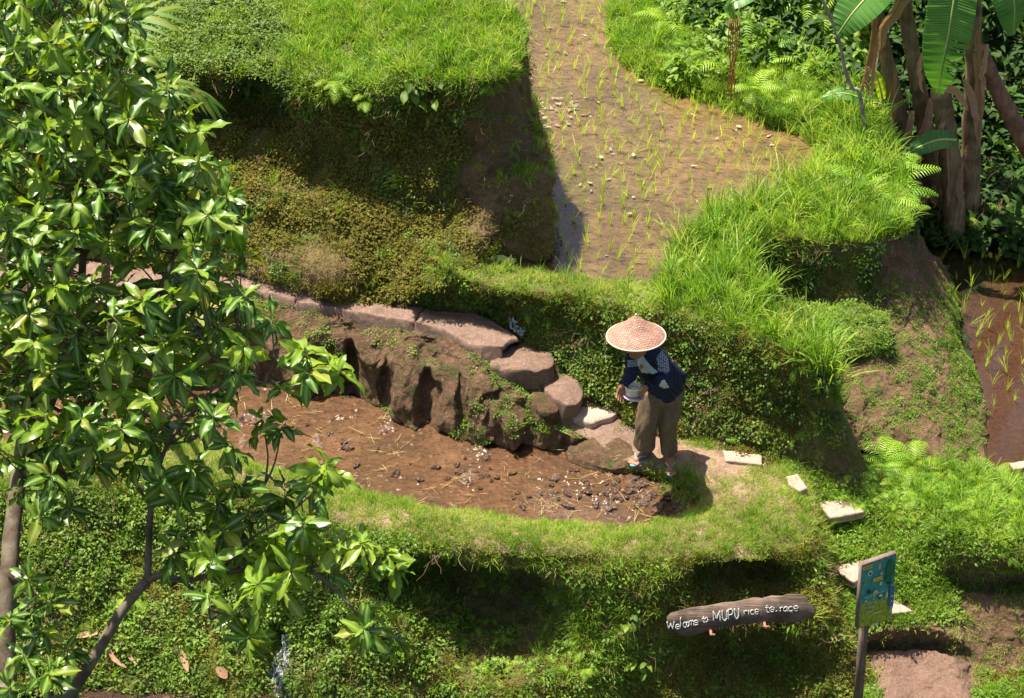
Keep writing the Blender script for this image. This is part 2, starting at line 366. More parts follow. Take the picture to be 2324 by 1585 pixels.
# slope behind the far grass verge
K0 = RO[3:]
K1 = [(1975,120,1.5),(1880,70,1.5),(1770,40,1.5),(1660,0,1.5),(1590,-60,1.5),(1580,-120,1.5),(1620,-260,1.5)]
K2 = [(2010,-60,2.2),(1910,-120,2.3),(1800,-150,2.3),(1700,-180,2.3),(1640,-240,2.3),(1640,-300,2.3),(1680,-400,2.3)]
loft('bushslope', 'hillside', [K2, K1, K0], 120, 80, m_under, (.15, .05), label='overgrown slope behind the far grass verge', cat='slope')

# wall below the near rim (behind the person), round the spur and along the shaded recess
WF = [(940,690,.82),(1020,697,.80),(1120,714,.76),(1205,765,.66),(1285,840,.46),(1372,925,.17),(1455,968,.03),(1575,997,-.02),(1692,1032,-.04),(1800,1062,-.10),(1892,1110,-.22),(1943,1120,-.28),(1962,1060,-.1),(1905,900,.22),(1810,760,.44),(1750,705,.44),(1720,688,.44),(1835,692,.42),(1900,702,.42),(1990,718,.38)]
WF = low(WF)
WM1 = [((a[0]+b[0])/2, (a[1]+b[1])/2-6, (a[2]+b[2])/2) for a, b in zip(WO, WF)]
loft('wall', 'earth_bank', [WO, WM1, WF], 420, 130, m_moss, (.07, .035, .012), (2.2, 8, 25), dents=[(1880,1060,60,40,.06)], label='steep weedy bank behind the person, ending in a grassy spur')
# slope right of the recess down to the right paddy
S_ = [[(2000,548,1.1),(2046,520,1.1),(2060,480,1.1),(2085,530,.6),(2110,570,.1),(2150,600,-.35)],
      [(2000,620,.78),(2042,600,.8),(2068,600,.72),(2100,640,.4),(2135,680,.1),(2180,720,-.38)],
      [(1985,715,.40),(2035,722,.38),(2080,735,.3),(2130,765,.15),(2172,800,-.05),(2208,838,-.38)],
      [(1930,800,.33),(2000,812,.30),(2070,825,.22),(2130,845,.1),(2180,870,-.07),(2232,905,-.38)],
      [(1930,900,.20),(1990,905,.13),(2050,915,.07),(2110,930,-.02),(2170,955,-.15),(2235,985,-.40)],
      [(1955,1020,-.08),(2010,1025,-.11),(2070,1035,-.15),(2120,1045,-.2),(2170,1060,-.27),(2250,1090,-.42)]]
S_ = [[c_]+r_ for c_, r_ in zip([(1930,560,1.0),(1930,640,.6),(1900,735,.30),(1835,800,.28),(1835,900,.10),(1870,1020,-.14)], S_)]
loft('slope', 'earth_bank', S_, 200, 220, m_earth, (.07, .04, .012), (2.0, 9, 25), label='brown slope dotted with creepers above the right paddy')
loft('ledge', 'earth_bank', [[(1780,690,.46),(1850,696,.5),(1930,702,.52),(2022,716,.48)], [(1830,740,.50),(1870,742,.53),(1940,742,.55),(2022,740,.52)],
     [(1850,782,.45),(1885,790,.46),(1945,790,.46),(2028,772,.44)], [(1850,800,.3),(1885,810,.28),(1945,812,.28),(2030,800,.26)]], 120, 60, m_turf, (.05, .03), label='small weedy ledge at the foot of the shaded wall')
# stairs slope and right hand banks
Gr = [[(1720,1020,-.02),(1820,1050,-.10),(1920,1040,-.1),(2050,1050,-.16),(2180,1062,-.24),(2270,1085,-.32),(2450,1150,-.4)],
      [(1780,1075,-.10),(1850,1105,-.22),(1950,1110,-.25),(2060,1110,-.20),(2180,1120,-.15),(2290,1150,-.15),(2450,1190,-.15)],
      [(1820,1130,-.26),(1870,1150,-.34),(1955,1158,-.33),(2075,1160,-.28),(2180,1180,-.18),(2300,1205,-.17),(2450,1230,-.17)],
      [(1850,1195,-.45),(1900,1200,-.46),(1980,1198,-.45),(2090,1215,-.38),(2170,1245,-.32),(2280,1262,-.30),(2450,1280,-.30)],
      [(1872,1270,-.60),(1930,1280,-.62),(2020,1282,-.62),(2120,1300,-.62),(2150,1315,-.72),(2260,1325,-.78),(2450,1335,-.80)],
      [(1890,1345,-.76),(1960,1345,-.76),(2050,1345,-.76),(2130,1350,-.76),(2185,1362,-.80),(2270,1352,-.74),(2450,1350,-.74)],
      [(1905,1410,-.88),(1980,1408,-.86),(2075,1405,-.86),(2145,1405,-.88),(2200,1420,-.95),(2290,1420,-.92),(2450,1420,-.92)],
      [(1930,1448,-1.02),(2000,1440,-.93),(2090,1432,-.91),(2165,1445,-.95),(2225,1480,-1.10),(2310,1490,-1.14),(2450,1500,-1.16)],
      [(1940,1478,-1.20),(2010,1474,-1.20),(2100,1470,-1.18),(2172,1482,-1.12),(2240,1520,-1.2),(2330,1530,-1.23),(2450,1540,-1.23)],
      [(1945,1540,-1.28),(2020,1530,-1.24),(2100,1530,-1.23),(2170,1540,-1.19),(2250,1570,-1.22),(2340,1590,-1.24),(2450,1600,-1.24)],
      [(1940,1640,-1.33),(2030,1640,-1.28),(2110,1640,-1.27),(2190,1640,-1.24),(2260,1660,-1.25),(2350,1680,-1.26),(2450,1690,-1.26)],
      [(1900,1800,-1.5),(2030,1800,-1.4),(2110,1800,-1.4),(2190,1800,-1.4),(2260,1810,-1.4),(2350,1820,-1.4),(2450,1830,-1.4)]]
Gr = [r_+[(3000, r_[-1][1]+110, r_[-1][2]-.02)] for r_ in Gr]
loft('stairs', 'earth_bank', Gr, 300, 420, m_earth, (.05, .03, .01), (2.2, 8, 25), label='stepped slope with concrete treads going down at the right')

# lower pond rim
PI = [(-100,1010),(100,1002),(300,992),(450,1002),(560,1040),(680,1078),(800,1108),(930,1138),(1060,1160),(1200,1178),(1330,1189),(1440,1188),(1520,1176),(1562,1155),(1574,1130),(1552,1108),(1505,1090),(1445,1075),(1400,1066),(1365,1058)]
PO = [(-100,1110),(100,1108),(300,1100),(450,1112),(580,1142),(700,1172),(820,1206),(940,1230),(1070,1246),(1200,1258),(1340,1268),(1480,1272),(1620,1268),(1740,1258),(1822,1235),(1852,1190),(1842,1128),(1795,1062),(1692,1032),(1570,990)]
PI3 = [(a, b, -.14) for a, b in PI]; PO3 = [(a, b, -.03 if i < 15 else (-.12, -.12, -.08, -.03, -.02)[i-15]) for i, (a, b) in enumerate(PO)]
PC3 = [(a[0]*.72+b[0]*.28, a[1]*.72+b[1]*.28, .02) for a, b in zip(PI3, PO3)]
PD3 = [(a[0]*.3+b[0]*.7, a[1]*.3+b[1]*.7, .03) for a, b in zip(PI3, PO3)]
loft('rim', 'pond_bank', [PI3, PC3, PD3, PO3], 460, 90, m_dry, (.035, .02, .006), (2, 9, 30), label='curved turf rim round the muddy lower pond', cat='bank')
# outer face of the rim
Q2 = [(-100,1560,-1.40),(100,1560,-1.40),(270,1562,-1.40),(420,1572,-1.42),(560,1588,-1.45),(690,1600,-1.45),(820,1615,-1.45),(940,1625,-1.45),(1070,1632,-1.45),(1200,1640,-1.45),(1340,1640,-1.45),(1490,1625,-1.48),(1640,1604,-1.48),(1780,1600,-1.48),(1930,1600,-1.35),(1938,1490,-1.12),(1892,1330,-.75),(1858,1165,-.34),(1812,1062,-.14),(1700,1000,-.1)]
Q1 = []
for i, (a, b) in enumerate(zip(PO3, Q2)):
    t = .45
    s = -14 if 4 < i < 11 else (-6 if i < 5 else (6 if i in (11, 12, 13) else -4))
    Q1.append((a[0]*(1-t)+b[0]*t, a[1]*(1-t)+b[1]*t+s, a[2]*(1-t)+b[2]*t))
loft('face', 'earth_bank', [PO3, Q1, Q2], 520, 220, m_moss, (.12, .05, .015), (1.6, 6, 22),
     dents=[(1130,1420,150,105,.75), (960,1330,110,70,.45), (1690,1325,112,56,.42), (640,1500,45,90,.25), (1680,1500,190,60,.18), (1760,1560,120,90,.12)],
     label='overgrown outer face of the lower pond with a dark hollow')
# rock bank between footpath and pond
KA = [(100,650,.88),(300,655,.87),(470,660,.85),(560,664,.83),(650,692,.80),(740,712,.78),(850,727,.77),(940,748,.76),(1010,765,.74),(1090,800,.70),(1120,850,.58),(1170,890,.44),(1215,935,.30),(1270,975,.14),(1340,1005,.03),(1420,1030,-.02)]
KA = low(KA)
KB = [(100,880,-.18),(300,880,-.18),(450,885,-.18),(560,895,-.18),(660,905,-.18),(740,912,-.18),(820,930,-.18),(880,955,-.18),(945,975,-.18),(1010,993,-.18),(1080,1010,-.18),(1150,1024,-.18),(1220,1036,-.18),(1290,1048,-.18),(1350,1058,-.18),(1420,1072,-.18)]
KM = [(a[0]*.55+b[0]*.45, a[1]*.55+b[1]*.45, a[2]*.55+b[2]*.45+.09*(i < 12)) for i, (a, b) in enumerate(zip(KA, KB))]
def rocky(G, px, py):
    d = fbm(G*np.array([1, 1, .45]), 3.2, 3, 33); k = np.clip((d+.08)*3.2, -1, 1)
    m_ = np.clip((py-(720+.35*(px-850).clip(0)))/40, 0, 1)
    G[..., 1] -= .10*k*m_; r2 = fbm(G*np.array([1, 1, .3]), 8, 3, 35); G[..., 1] -= .035*r2*m_; return G
loft('rock', 'rock_bank', [KA, KM, KB], 460, 190, m_rock, (.06, .045, .02), (2.4, 7, 20), ext=1.6, vs=.6, post=rocky,
     dents=[(795,860,20,60,.26), (968,905,24,60,.20), (1045,900,13,60,.12), (880,880,14,60,.12)], label='weathered brown rock bank between the footpath and the lower pond', cat='rock bank')
loft('stepbed', 'earth_bank', [low(r_) for r_ in [[(1020,697,.78),(1120,714,.74),(1205,765,.62),(1285,840,.42),(1372,925,.13),(1455,968,-.01)], [(1040,740,.74),(1110,770,.68),(1170,830,.52),(1230,890,.32),(1300,955,.10),(1400,985,.0)],
     [(1010,780,.70),(1090,812,.64),(1120,860,.52),(1185,905,.36),(1260,975,.08),(1370,1020,-.05)]]], 110, 60, m_rock, (.05, .04, .015), (3, 9, 25), label='rough stony ground between the step stones')
# flat trodden ground where the person stands
loft('stand', 'footpath', [[(1290,935,.10),(1380,930,.10),(1450,965,.02),(1560,985,0),(1680,1020,-.01),(1760,1045,-.04)],
     [(1300,975,.06),(1370,985,.05),(1440,1005,.0),(1540,1030,.0),(1660,1055,.0),(1760,1075,-.04)],
     [(1350,1010,-.03),(1400,1040,-.02),(1450,1058,.0),(1540,1075,.0),(1640,1085,.0),(1740,1100,-.02)]], 120, 60, m_path, (.015, .01, .004), (3, 12, 30), label='bare trodden footpath the person stands on', cat='footpath')
loft('dirt', 'footpath', [[(1970,1482,-1.20),(1995,1480,-1.13),(2060,1476,-1.12),(2130,1480,-1.10),(2165,1492,-1.07),(2195,1500,-1.16)], [(1975,1535,-1.27),(2005,1530,-1.18),(2070,1522,-1.16),(2140,1532,-1.14),(2180,1545,-1.13),(2210,1550,-1.24)],
     [(1985,1580,-1.30),(2015,1580,-1.20),(2080,1575,-1.19),(2150,1578,-1.17),(2200,1590,-1.17),(2235,1600,-1.28)], [(1990,1680,-1.33),(2025,1680,-1.23),(2100,1680,-1.22),(2170,1680,-1.2),(2235,1690,-1.19),(2270,1700,-1.30)]], 120, 90, m_dirt, (.035, .02, .010), (3, 12, 30), label='bare pink dirt path at the lower right corner', cat='footpath')

# footpath slabs on top of the rock bank
PB = [(100,590,.92),(300,600,.90),(480,624,.88),(560,629,.87),(620,640,.86),(688,654,.85),(760,664,.84),(830,675,.835),(900,690,.83),(965,704,.825),(1020,708,.82),(1075,712,.81),(1130,732,.80),(1178,766,.78)]
PF = [(100,645,.90),(300,650,.88),(475,652,.87),(550,655,.86),(610,668,.85),(668,688,.84),(735,700,.825),(800,709,.82),(870,722,.81),(940,738,.805),(985,747,.80),(1030,762,.79),(1085,785,.78),(1140,790,.77)]
PB = low(PB); PF = low(PF)
pathroot = empty('footpath'); tag(pathroot, 'narrow worn stone footpath running along the top of the rock bank', 'footpath', kind='structure')
cuts = [(0, 5), (5, 9), (9, 13)]
for (a, b) in cuts:
    r1, r2 = np.array(PB[a:b+1], float), np.array(PF[a:b+1], float)
    W1, W2 = atz(*r1.T), atz(*r2.T); mid = (W1+W2)/2+np.array([0, 0, .025])
    if a == 0: W1 = np.concatenate([[W1[0]-[1.6, 0, 0]], W1]); W2 = np.concatenate([[W2[0]-[1.6, 0, 0]], W2]); mid = (W1+W2)/2+np.array([0, 0, .012])
    u1 = W1+np.array([0, .10, -.10]); u2 = W2+np.array([0, -.05, -.14])
    A = np.array([catmull(r, 110) for r in (u1, W1, W1*.85+W2*.15+[0, 0, .008], mid, W1*.15+W2*.85+[0, 0, .006], W2, u2)]); G = catmull(A, 46)
    e = np.linspace(0, 1, 110)[None, :]; L = 40 if b-a > 4 else 34
    edge = np.clip(np.minimum(e, 1-e)*L, 0, 1); edge = np.sqrt(1-(1-edge)**2)
    G[..., 2] += (edge-1)*.035 + .035*fbm(G, 2.5, 3, 8)
    G = G+.018*np.stack([fbm(G, 7, 3, 61), fbm(G, 7, 3, 62), fbm(G, 9, 3, 63)], -1)
    PATCH['slab%d' % a] = G
    link('slab', grid_mesh(G, m_path, 'slab'), pathroot)

# ------------------------------------------------------------------ water and beds
def inpoly(px, py, poly):
    r = np.zeros(np.shape(px), bool); n = len(poly)
    for i in range(n):
        x0, y0 = poly[i]; x1, y1 = poly[(i+1) % n]
        if y0 == y1: continue
        c = ((py > min(y0, y1)) & (py <= max(y0, y1))) & (px < (py-y0)*(x1-x0)/(y1-y0)+x0)
        r ^= c
    return r
def bed_mesh(G, poly, mat, name):
    """only the cells of the sheet that lie inside the pond outline"""
    m, n, _ = G.shape; idx = np.arange(m*n).reshape(m, n)
    F = np.stack([idx[:-1, :-1], idx[:-1, 1:], idx[1:, 1:], idx[1:, :-1]], -1).reshape(-1, 4)[:, ::-1]
    px, py = proj(G.reshape(-1, 3)[F].mean(1)); F = np.ascontiguousarray(F[inpoly(px, py, poly)])
    used = np.unique(F); mp = np.zeros(m*n, int); mp[used] = np.arange(len(used))
    return mesh_np(name, G.reshape(-1, 3)[used], mp[F], mat)
def sheet(name, poly, z, mat, label):
    P = np.array(poly, float); V = atz(P[:, 0], P[:, 1], z+0*P[:, 0])
    me = mesh_np(name, V, [tuple(range(len(V)))], mat, False)
    if me.polygons[0].normal.z < 0: me.flip_normals()
    o = link(name, me); tag(o, label, 'water', kind='structure'); return o
UPOLY = [(1000,-170),(1000,180),(1150,290),(1200,390),(1222,520),(1215,596),(1130,596),(1150,622),(1230,632),(1310,644),(1400,652),(1480,646),(1530,620),(1560,570),(1600,525),(1700,490),(1800,450),(1870,400),(1870,340),(1810,290),(1710,260),(1610,225),(1490,178),(1418,140),(1400,60),(1410,-170)]
LPOLY = [(-150,1022),(100,1015),(300,1006),(450,1015),(560,1052),(680,1090),(800,1120),(930,1150),(1060,1172),(1200,1190),(1330,1201),(1440,1200),(1530,1186),(1575,1160),(1588,1130),(1560,1100),(1500,1078),(1400,1055),(1330,1035),(1200,1010),(1050,975),(940,938),(880,925),(800,900),(700,890),(560,875),(-150,865)]
RPOLY = [(2105,552),(2150,620),(2190,740),(2222,860),(2228,1000),(2250,1100),(3000,1420),(3000,575)]
def px_poly_grid(x0, x1, y0, y1, z, nx, ny):
    X, Y = np.meshgrid(np.linspace(x0, x1, nx), np.linspace(y0, y1, ny)); return atz(X, Y, z+0*X)
def water(name, tint, wave=.004, sc=14, rough=.02):
    m, n, o = newmat(name); v = coords(n, 'Object')
    f = noise(n, v, sc, 5, .6); bn = bump(n, f, .6, wave*2)
    fr = nd(n, 'ShaderNodeFresnel'); fr.inputs[0].default_value = 1.6; n.links.new(bn, fr.inputs['Normal'])
    t = nd(n, 'ShaderNodeBsdfTransparent'); t.inputs[0].default_value = (*tint, 1)
    g = nd(n, 'ShaderNodeBsdfGlossy'); g.inputs['Roughness'].default_value = rough; n.links.new(bn, g.inputs['Normal'])
    mx = nd(n, 'ShaderNodeMixShader'); n.links.new(fr.outputs[0], mx.inputs[0]); n.links.new(t.outputs[0], mx.inputs[1]); n.links.new(g.outputs[0], mx.inputs[2])
    n.links.new(mx.outputs[0], o.inputs[0]); return m
mw = water('clear_brown_water', (.93, .86, .76))
mw2 = water('dark_paddy_water', (.80, .72, .62), .002, 8)
G = px_poly_grid(1020, 1960, -150, 720, .965, 300, 300); G[..., 2] += .008+.022*fbm(G, 4, 4, 12)+.012*fbm(G*np.array([1, 2.2, 1]), 16, 3, 13)
PATCH['ubed'] = G; o = link('mud_bed', bed_mesh(G, UPOLY, m_mud, 'mud_bed')); tag(o, 'brown mud bed under the shallow upper paddy', 'mud', kind='structure')
sheet('water', UPOLY, .995, mw, 'shallow clear water over the upper paddy')
def lumps(G):
    px, py = proj(G)
    a = np.exp(-(((px-1380)/190)**2+((py-1115)/45)**2)**2)+.8*np.exp(-(((px-430)/150)**2+((py-955)/30)**2)**2)+.35
    n1 = np.clip(fbm(G, 5.5, 4, 21)-.12, 0, 1)*a; n2 = np.clip(fbm(G, 19, 3, 22)-.05, 0, 1)*a; n3 = fbm(G, 34, 2, 23)
    a = a*np.clip((1510-px)/70, 0, 1); n1 = n1*np.clip((1510-px)/70, 0, 1)
    G[..., 2] += .15*n1+.10*n2*np.clip(n1*6+.25, 0, 1)+.02*n3*np.clip(n1*8, 0, 1)
    return G
G = px_poly_grid(-150, 1640, 850, 1215, -.112, 760, 300); G[..., 2] += .012*fbm(G, 4, 3, 14)+.006*fbm(G, 30, 3, 15)-.004; G = lumps(G)
PATCH['lbed'] = G; o = link('mud_bed', bed_mesh(G, LPOLY, m_mud2, 'mud_bed')); tag(o, 'churned brown mud of the lower pond breaking the surface', 'mud', kind='structure')
sheet('water', LPOLY, -.098, water('lower_pond_water', (.93, .86, .76), .003, 14, .12), 'film of water over the muddy lower pond')
G = px_poly_grid(1960, 3000, 470, 1420, -.40, 260, 260); G[..., 2] += .05*fbm(G, 2.2, 4, 16)+.01*fbm(G, 12, 3, 17)
PATCH['rbed'] = G; o = link('mud_bed', bed_mesh(G, RPOLY, m_mud3, 'mud_bed')); tag(o, 'dark red mud bed of the right paddy', 'mud', kind='structure')
sheet('water', RPOLY, -.355, mw2, 'dark reflecting water of the right paddy')
G = px_poly_grid(180, 620, 1540, 1640, -1.395, 160, 60); G[..., 2] += .02*fbm(G, 6, 3, 18); o = link('mud_bed', grid_mesh(G, m_mud3, 'mud_bed')); tag(o, 'stony bed of the stream at the bottom edge', 'mud', kind='structure')
G = px_poly_grid(170, 640, 1545, 1660, -1.385, 4, 4); o = link('water', grid_mesh(G, water('stream_water', (.8, .75, .7), .02, 25), 'water')); tag(o, 'glinting stream water at the bottom left edge', 'water', kind='structure')
G = px_poly_grid(2200, 2500, 1500, 1660, -1.215, 4, 4); o = link('water', grid_mesh(G, mw2, 'water')); tag(o, 'small puddle at the lower right corner', 'water', kind='structure')
# ------------------------------------------------------------------ ground cover: clumps of real blades and leaves, spread over the banks
NOSC = bpy.data.collections
def lerp(a, b, t): return a+(b-a)*t
def blade(mb, base, L, wd, az, lean, bend, rnd, seg=3, tw=0):
    """one grass blade: a narrow folded strip"""
    d = np.array([math.cos(az), math.sin(az), 0]); s = np.array([-math.sin(az+tw), math.cos(az+tw), 0])
    P = []; ang = lean; p = np.array(base, float)
    for i in range(seg+1):
        P.append(p.copy()); p = p+(L/seg)*(math.sin(ang)*d+math.cos(ang)*np.array([0, 0, 1])); ang += bend/seg
    V = []; F = []
    for i, q in enumerate(P[:-1]):
        t = i/seg; w_ = wd*(1-.55*t*t)*(.7+.3*min(1, t*4))
        V += [q-s*w_/2, q+s*w_/2]
    V.append(P[-1]); n = len(V)
    for i in range(seg-1): F.append((2*i, 2*i+1, 2*i+3, 2*i+2))
    F.append((n-3, n-2, n-1)); mb.add(V, F, rnd=rnd)
def leaf6(mb, p, dirv, up, L, W, rnd, fold=.15, droop=.2):
    """small leaf of six points"""
    d = np.array(dirv, float); d /= np.linalg.norm(d); s = np.cross(d, up); s /= np.linalg.norm(s)+1e-9; u = np.cross(s, d)
    p = np.array(p, float)
    V = [p, p+d*L*.35+s*W*.5+u*fold*W, p+d*L*.72+s*W*.38+u*(fold*W-droop*L*.3), p+d*L-u*droop*L, p+d*L*.72-s*W*.38+u*(fold*W-droop*L*.3), p+d*L*.35-s*W*.5+u*fold*W, p+d*L*.5-u*droop*L*.08]
    mb.add(V, [(0, 6, 1), (1, 6, 2), (2, 6, 3), (3, 6, 4), (4, 6, 5), (5, 6, 0)], rnd=rnd)
def rdir(rg, upmin=-.1):
    while True:
        v = rg.normal(size=3); v /= np.linalg.norm(v)
        if v[2] > upmin: return v
def tuft(seed, n, h, wd, spread, lean=(0, .5), bend=(.2, 1.0), seg=3):
    rg = np.random.default_rng(seed); mb = MB()
    for i in range(n):
        az = rg.uniform(0, 6.28); r = spread*math.sqrt(rg.uniform()); a2 = rg.uniform(0, 6.28)
        blade(mb, (r*math.cos(a2), r*math.sin(a2), -.01), h*rg.uniform(.5, 1.1), wd*rg.uniform(.7, 1.2), az, rg.uniform(*lean), rg.uniform(*bend), rg.uniform(0, .25), seg, rg.uniform(-.6, .6))
    return mb
def clump(seed, n, r, h, L, W, droop=.2):
    rg = np.random.default_rng(seed); mb = MB()
    for i in range(n):
        v = rdir(rg, -.15); rr = r*rg.uniform(.35, 1)
        p = np.array([v[0]*rr, v[1]*rr, abs(v[2])*h*rg.uniform(.3, 1)])
        d = v+.6*rg.normal(size=3); d[2] = abs(d[2])*.6+.05
        leaf6(mb, p, d, (0, 0, 1), L*rg.uniform(.6, 1.2), W*rg.uniform(.7, 1.2), rg.uniform(0, .3), .12, droop*rg.uniform(.3, 1.6))
    return mb
def frond(mb, base, az, L, lift, bend, pin=13, wid=.28, rnd=.1, seg=10, off=0):
    """fern frond: curved rachis with paired toothed leaflets"""
    d = np.array([math.cos(az), math.sin(az), 0]); s = np.array([-math.sin(az), math.cos(az), 0]); Z = np.array([0, 0, 1.0])
    P = []; T = []; p = np.array(base, float); ang = lift; N = pin+2
    for i in range(N+1):
        t = math.cos(ang)*d+math.sin(ang)*Z; P.append(p.copy()); T.append(t); p = p+t*L/N; ang -= bend/N
    V = []; F = []
    for i in range(N+1):
        w_ = .006*(1-i/N)+.0015; V += [P[i]-s*w_/2, P[i]+s*w_/2]
    for i in range(N): F.append((2*i, 2*i+1, 2*i+3, 2*i+2))
    mb.add(V, F, rnd=rnd)
    for i in range(2, N+1):
        t = i/N; pl = wid*L*(math.sin(math.pi*min(1, (t+.08)*.93))**.6)*(1.1-.35*t); w_ = L/N*.5
        up = np.cross(T[i], s)*-1
        for sg in (-1, 1):
            dr = (sg*s*.92+T[i]*.42); dr /= np.linalg.norm(dr)
            a = P[i]; c = a+dr*pl-np.array([0, 0, 1])*pl*.22; b = a+dr*pl*.5
            V = [a-T[i]*w_*.5, a+T[i]*w_*.5, b+T[i]*w_*.5, b-T[i]*w_*.38, c]
            mb.add(V, [(0, 1, 2, 3), (3, 2, 4)], rnd=rnd)
def fern_mb(seed, n, L, lift=(.5, 1.1), bend=(1.0, 1.9), pin=13):
    rg = np.random.default_rng(seed); mb = MB()
    for i in range(n): frond(mb, (0, 0, 0), 6.283*i/n+rg.uniform(-.3, .3), L*rg.uniform(.7, 1.1), rg.uniform(*lift), rg.uniform(*bend), pin, rnd=rg.uniform(0, .3))
    return mb

g_fresh = leafmat('fresh_grass', [(.10, .21, .014), (.19, .34, .022), (.085, .19, .014), (.26, .40, .035), (.34, .40, .07), (.14, .27, .02)], .5, .40, .3)
g_dry = leafmat('dry_grass', [(.22, .18, .07), (.30, .24, .10), (.15, .17, .04), (.26, .17, .08)], .7, .3, .2)
g_turf = leafmat('short_turf', [(.16, .25, .024), (.25, .35, .045), (.35, .37, .09), (.19, .30, .030), (.40, .34, .15)], .6, .4, .2)
g_moss = leafmat('moss', [(.085, .088, .010), (.13, .13, .016), (.17, .165, .026), (.11, .085, .022), (.20, .18, .035)], .8, .25, .15)
g_weed = leafmat('weed_leaves', [(.060, .12, .012), (.11, .19, .020), (.18, .26, .03), (.08, .14, .014)], .5, .38, .35)
g_weedy = leafmat('bright_weed_leaves', [(.12, .24, .018), (.19, .33, .025), (.08, .17, .015), (.27, .38, .05)], .5, .45, .35)
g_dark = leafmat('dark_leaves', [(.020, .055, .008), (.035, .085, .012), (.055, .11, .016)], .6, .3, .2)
g_fern = leafmat('fern_green', [(.16, .32, .018), (.23, .40, .025), (.30, .44, .035), (.12, .27, .018)], .5, .32, .35)
g_root = plain('dead_roots', (.20, .13, .08), .9, .4)

def source(name, mbs, mat):
    c = bpy.data.collections.new('source '+name)
    for i, mb in enumerate(mbs):
        o = bpy.data.objects.new('%s_%02d' % (name, i), mb.mesh(name, mat)); c.objects.link(o)
    return c, len(mbs)
S_turf = source('turf_tuft', [tuft(i, 26, .062, .0042, .055, (0, 1.0), (.2, 1.4)) for i in range(6)], g_turf)
S_grass = source('grass_tuft', [tuft(10+i, 24, .15, .0055, .06, (0, .6), (.2, 1.3)) for i in range(6)], g_fresh)
S_tall = source('tall_tuft', [tuft(20+i, 22, .40, .0105, .06, (0, .5), (.1, 1.5), 5) for i in range(7)], g_fresh)
S_dry = source('dry_tuft', [tuft(30+i, 18, .12, .0036, .06, (.3, 1.5), (.2, 1.6)) for i in range(5)], g_dry)
S_moss = source('moss_cushion', [clump(40+i, 60, .055, .035, .016, .008) for i in range(6)], g_moss)
S_weed = source('weed_clump', [clump(50+i, 34, .085, .08, .034, .019) for i in range(6)], g_weed)
S_weedy = source('bright_clump', [clump(60+i, 36, .085, .10, .036, .018) for i in range(6)], g_weedy)
S_creep = source('creeper', [clump(70+i, 22, .05, .03, .020, .012) for i in range(5)], g_weedy)
S_bush = source('bush_clump', [clump(80+i, 46, .20, .24, .085, .040, .35) for i in range(6)], g_weedy)
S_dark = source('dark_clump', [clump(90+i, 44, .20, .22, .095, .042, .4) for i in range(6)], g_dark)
S_dark2 = source('edge_bush', [clump(95+i, 70, .17, .20, .050, .026, .3) for i in range(5)], g_weed)
S_fern = source('fern_plant', [fern_mb(100+i, 6, .26) for i in range(5)], g_fern)
S_sfern = source('small_fern', [fern_mb(110+i, 4, .15, (.1, .8), (.8, 2.0), 9) for i in range(5)], g_fern)
def rootmb(seed):
    rg = np.random.default_rng(seed); mb = MB()
    for i in range(9):
        p = np.array([rg.uniform(-.08, .08), rg.uniform(-.02, .02), 0]); P = [p]
        for k in range(5): p = p+np.array([rg.normal()*.02, rg.normal()*.012, rg.uniform(-.02, .05)]); P.append(p)
        tube(mb, P, np.linspace(.0022, .0008, 6), 3, False)
    return mb
S_root = source('root_strands', [rootmb(120+i) for i in range(4)], g_root)

def sample(key, dens, seed=0, fn=None):
    """random points on a patch, dens per square metre times fn(px, py, P, N) in 0..1"""
    rg = np.random.default_rng(seed+hash_s(key)); G = PATCH[key]
    a, b, c, d = G[:-1, :-1], G[:-1, 1:], G[1:, 1:], G[1:, :-1]
    N = np.cross(c-a, d-b); ar = np.linalg.norm(N, axis=-1)*.5; N = N/(2*ar[..., None]+1e-12)
    sg = np.sign(N@np.array([0, -.55, .83])); N = N*np.where(sg == 0, 1, sg)[..., None]
    fl = ar.ravel(); n = rg.poisson(fl.sum()*dens)
    if n == 0: return np.zeros((0, 3)), np.zeros((0, 3))
    i = rg.choice(len(fl), n, p=fl/fl.sum()); u, v = rg.uniform(size=(2, n, 1))
    A, B, C_, D = (x.reshape(-1, 3)[i] for x in (a, b, c, d))
    P = (A*(1-u)+B*u)*(1-v)+(D*(1-u)+C_*u)*v; N = N.reshape(-1, 3)[i]
    if fn is not None:
        px, py = proj(P); k = rg.uniform(size=n) < np.clip(fn(px, py, P/np.array([1, 1, ZS]), N), 0, 1); P, N = P[k], N[k]
    return P, N
def hash_s(s): return sum((i+1)*ord(ch) for i, ch in enumerate(s)) % 9973
_ng = {}
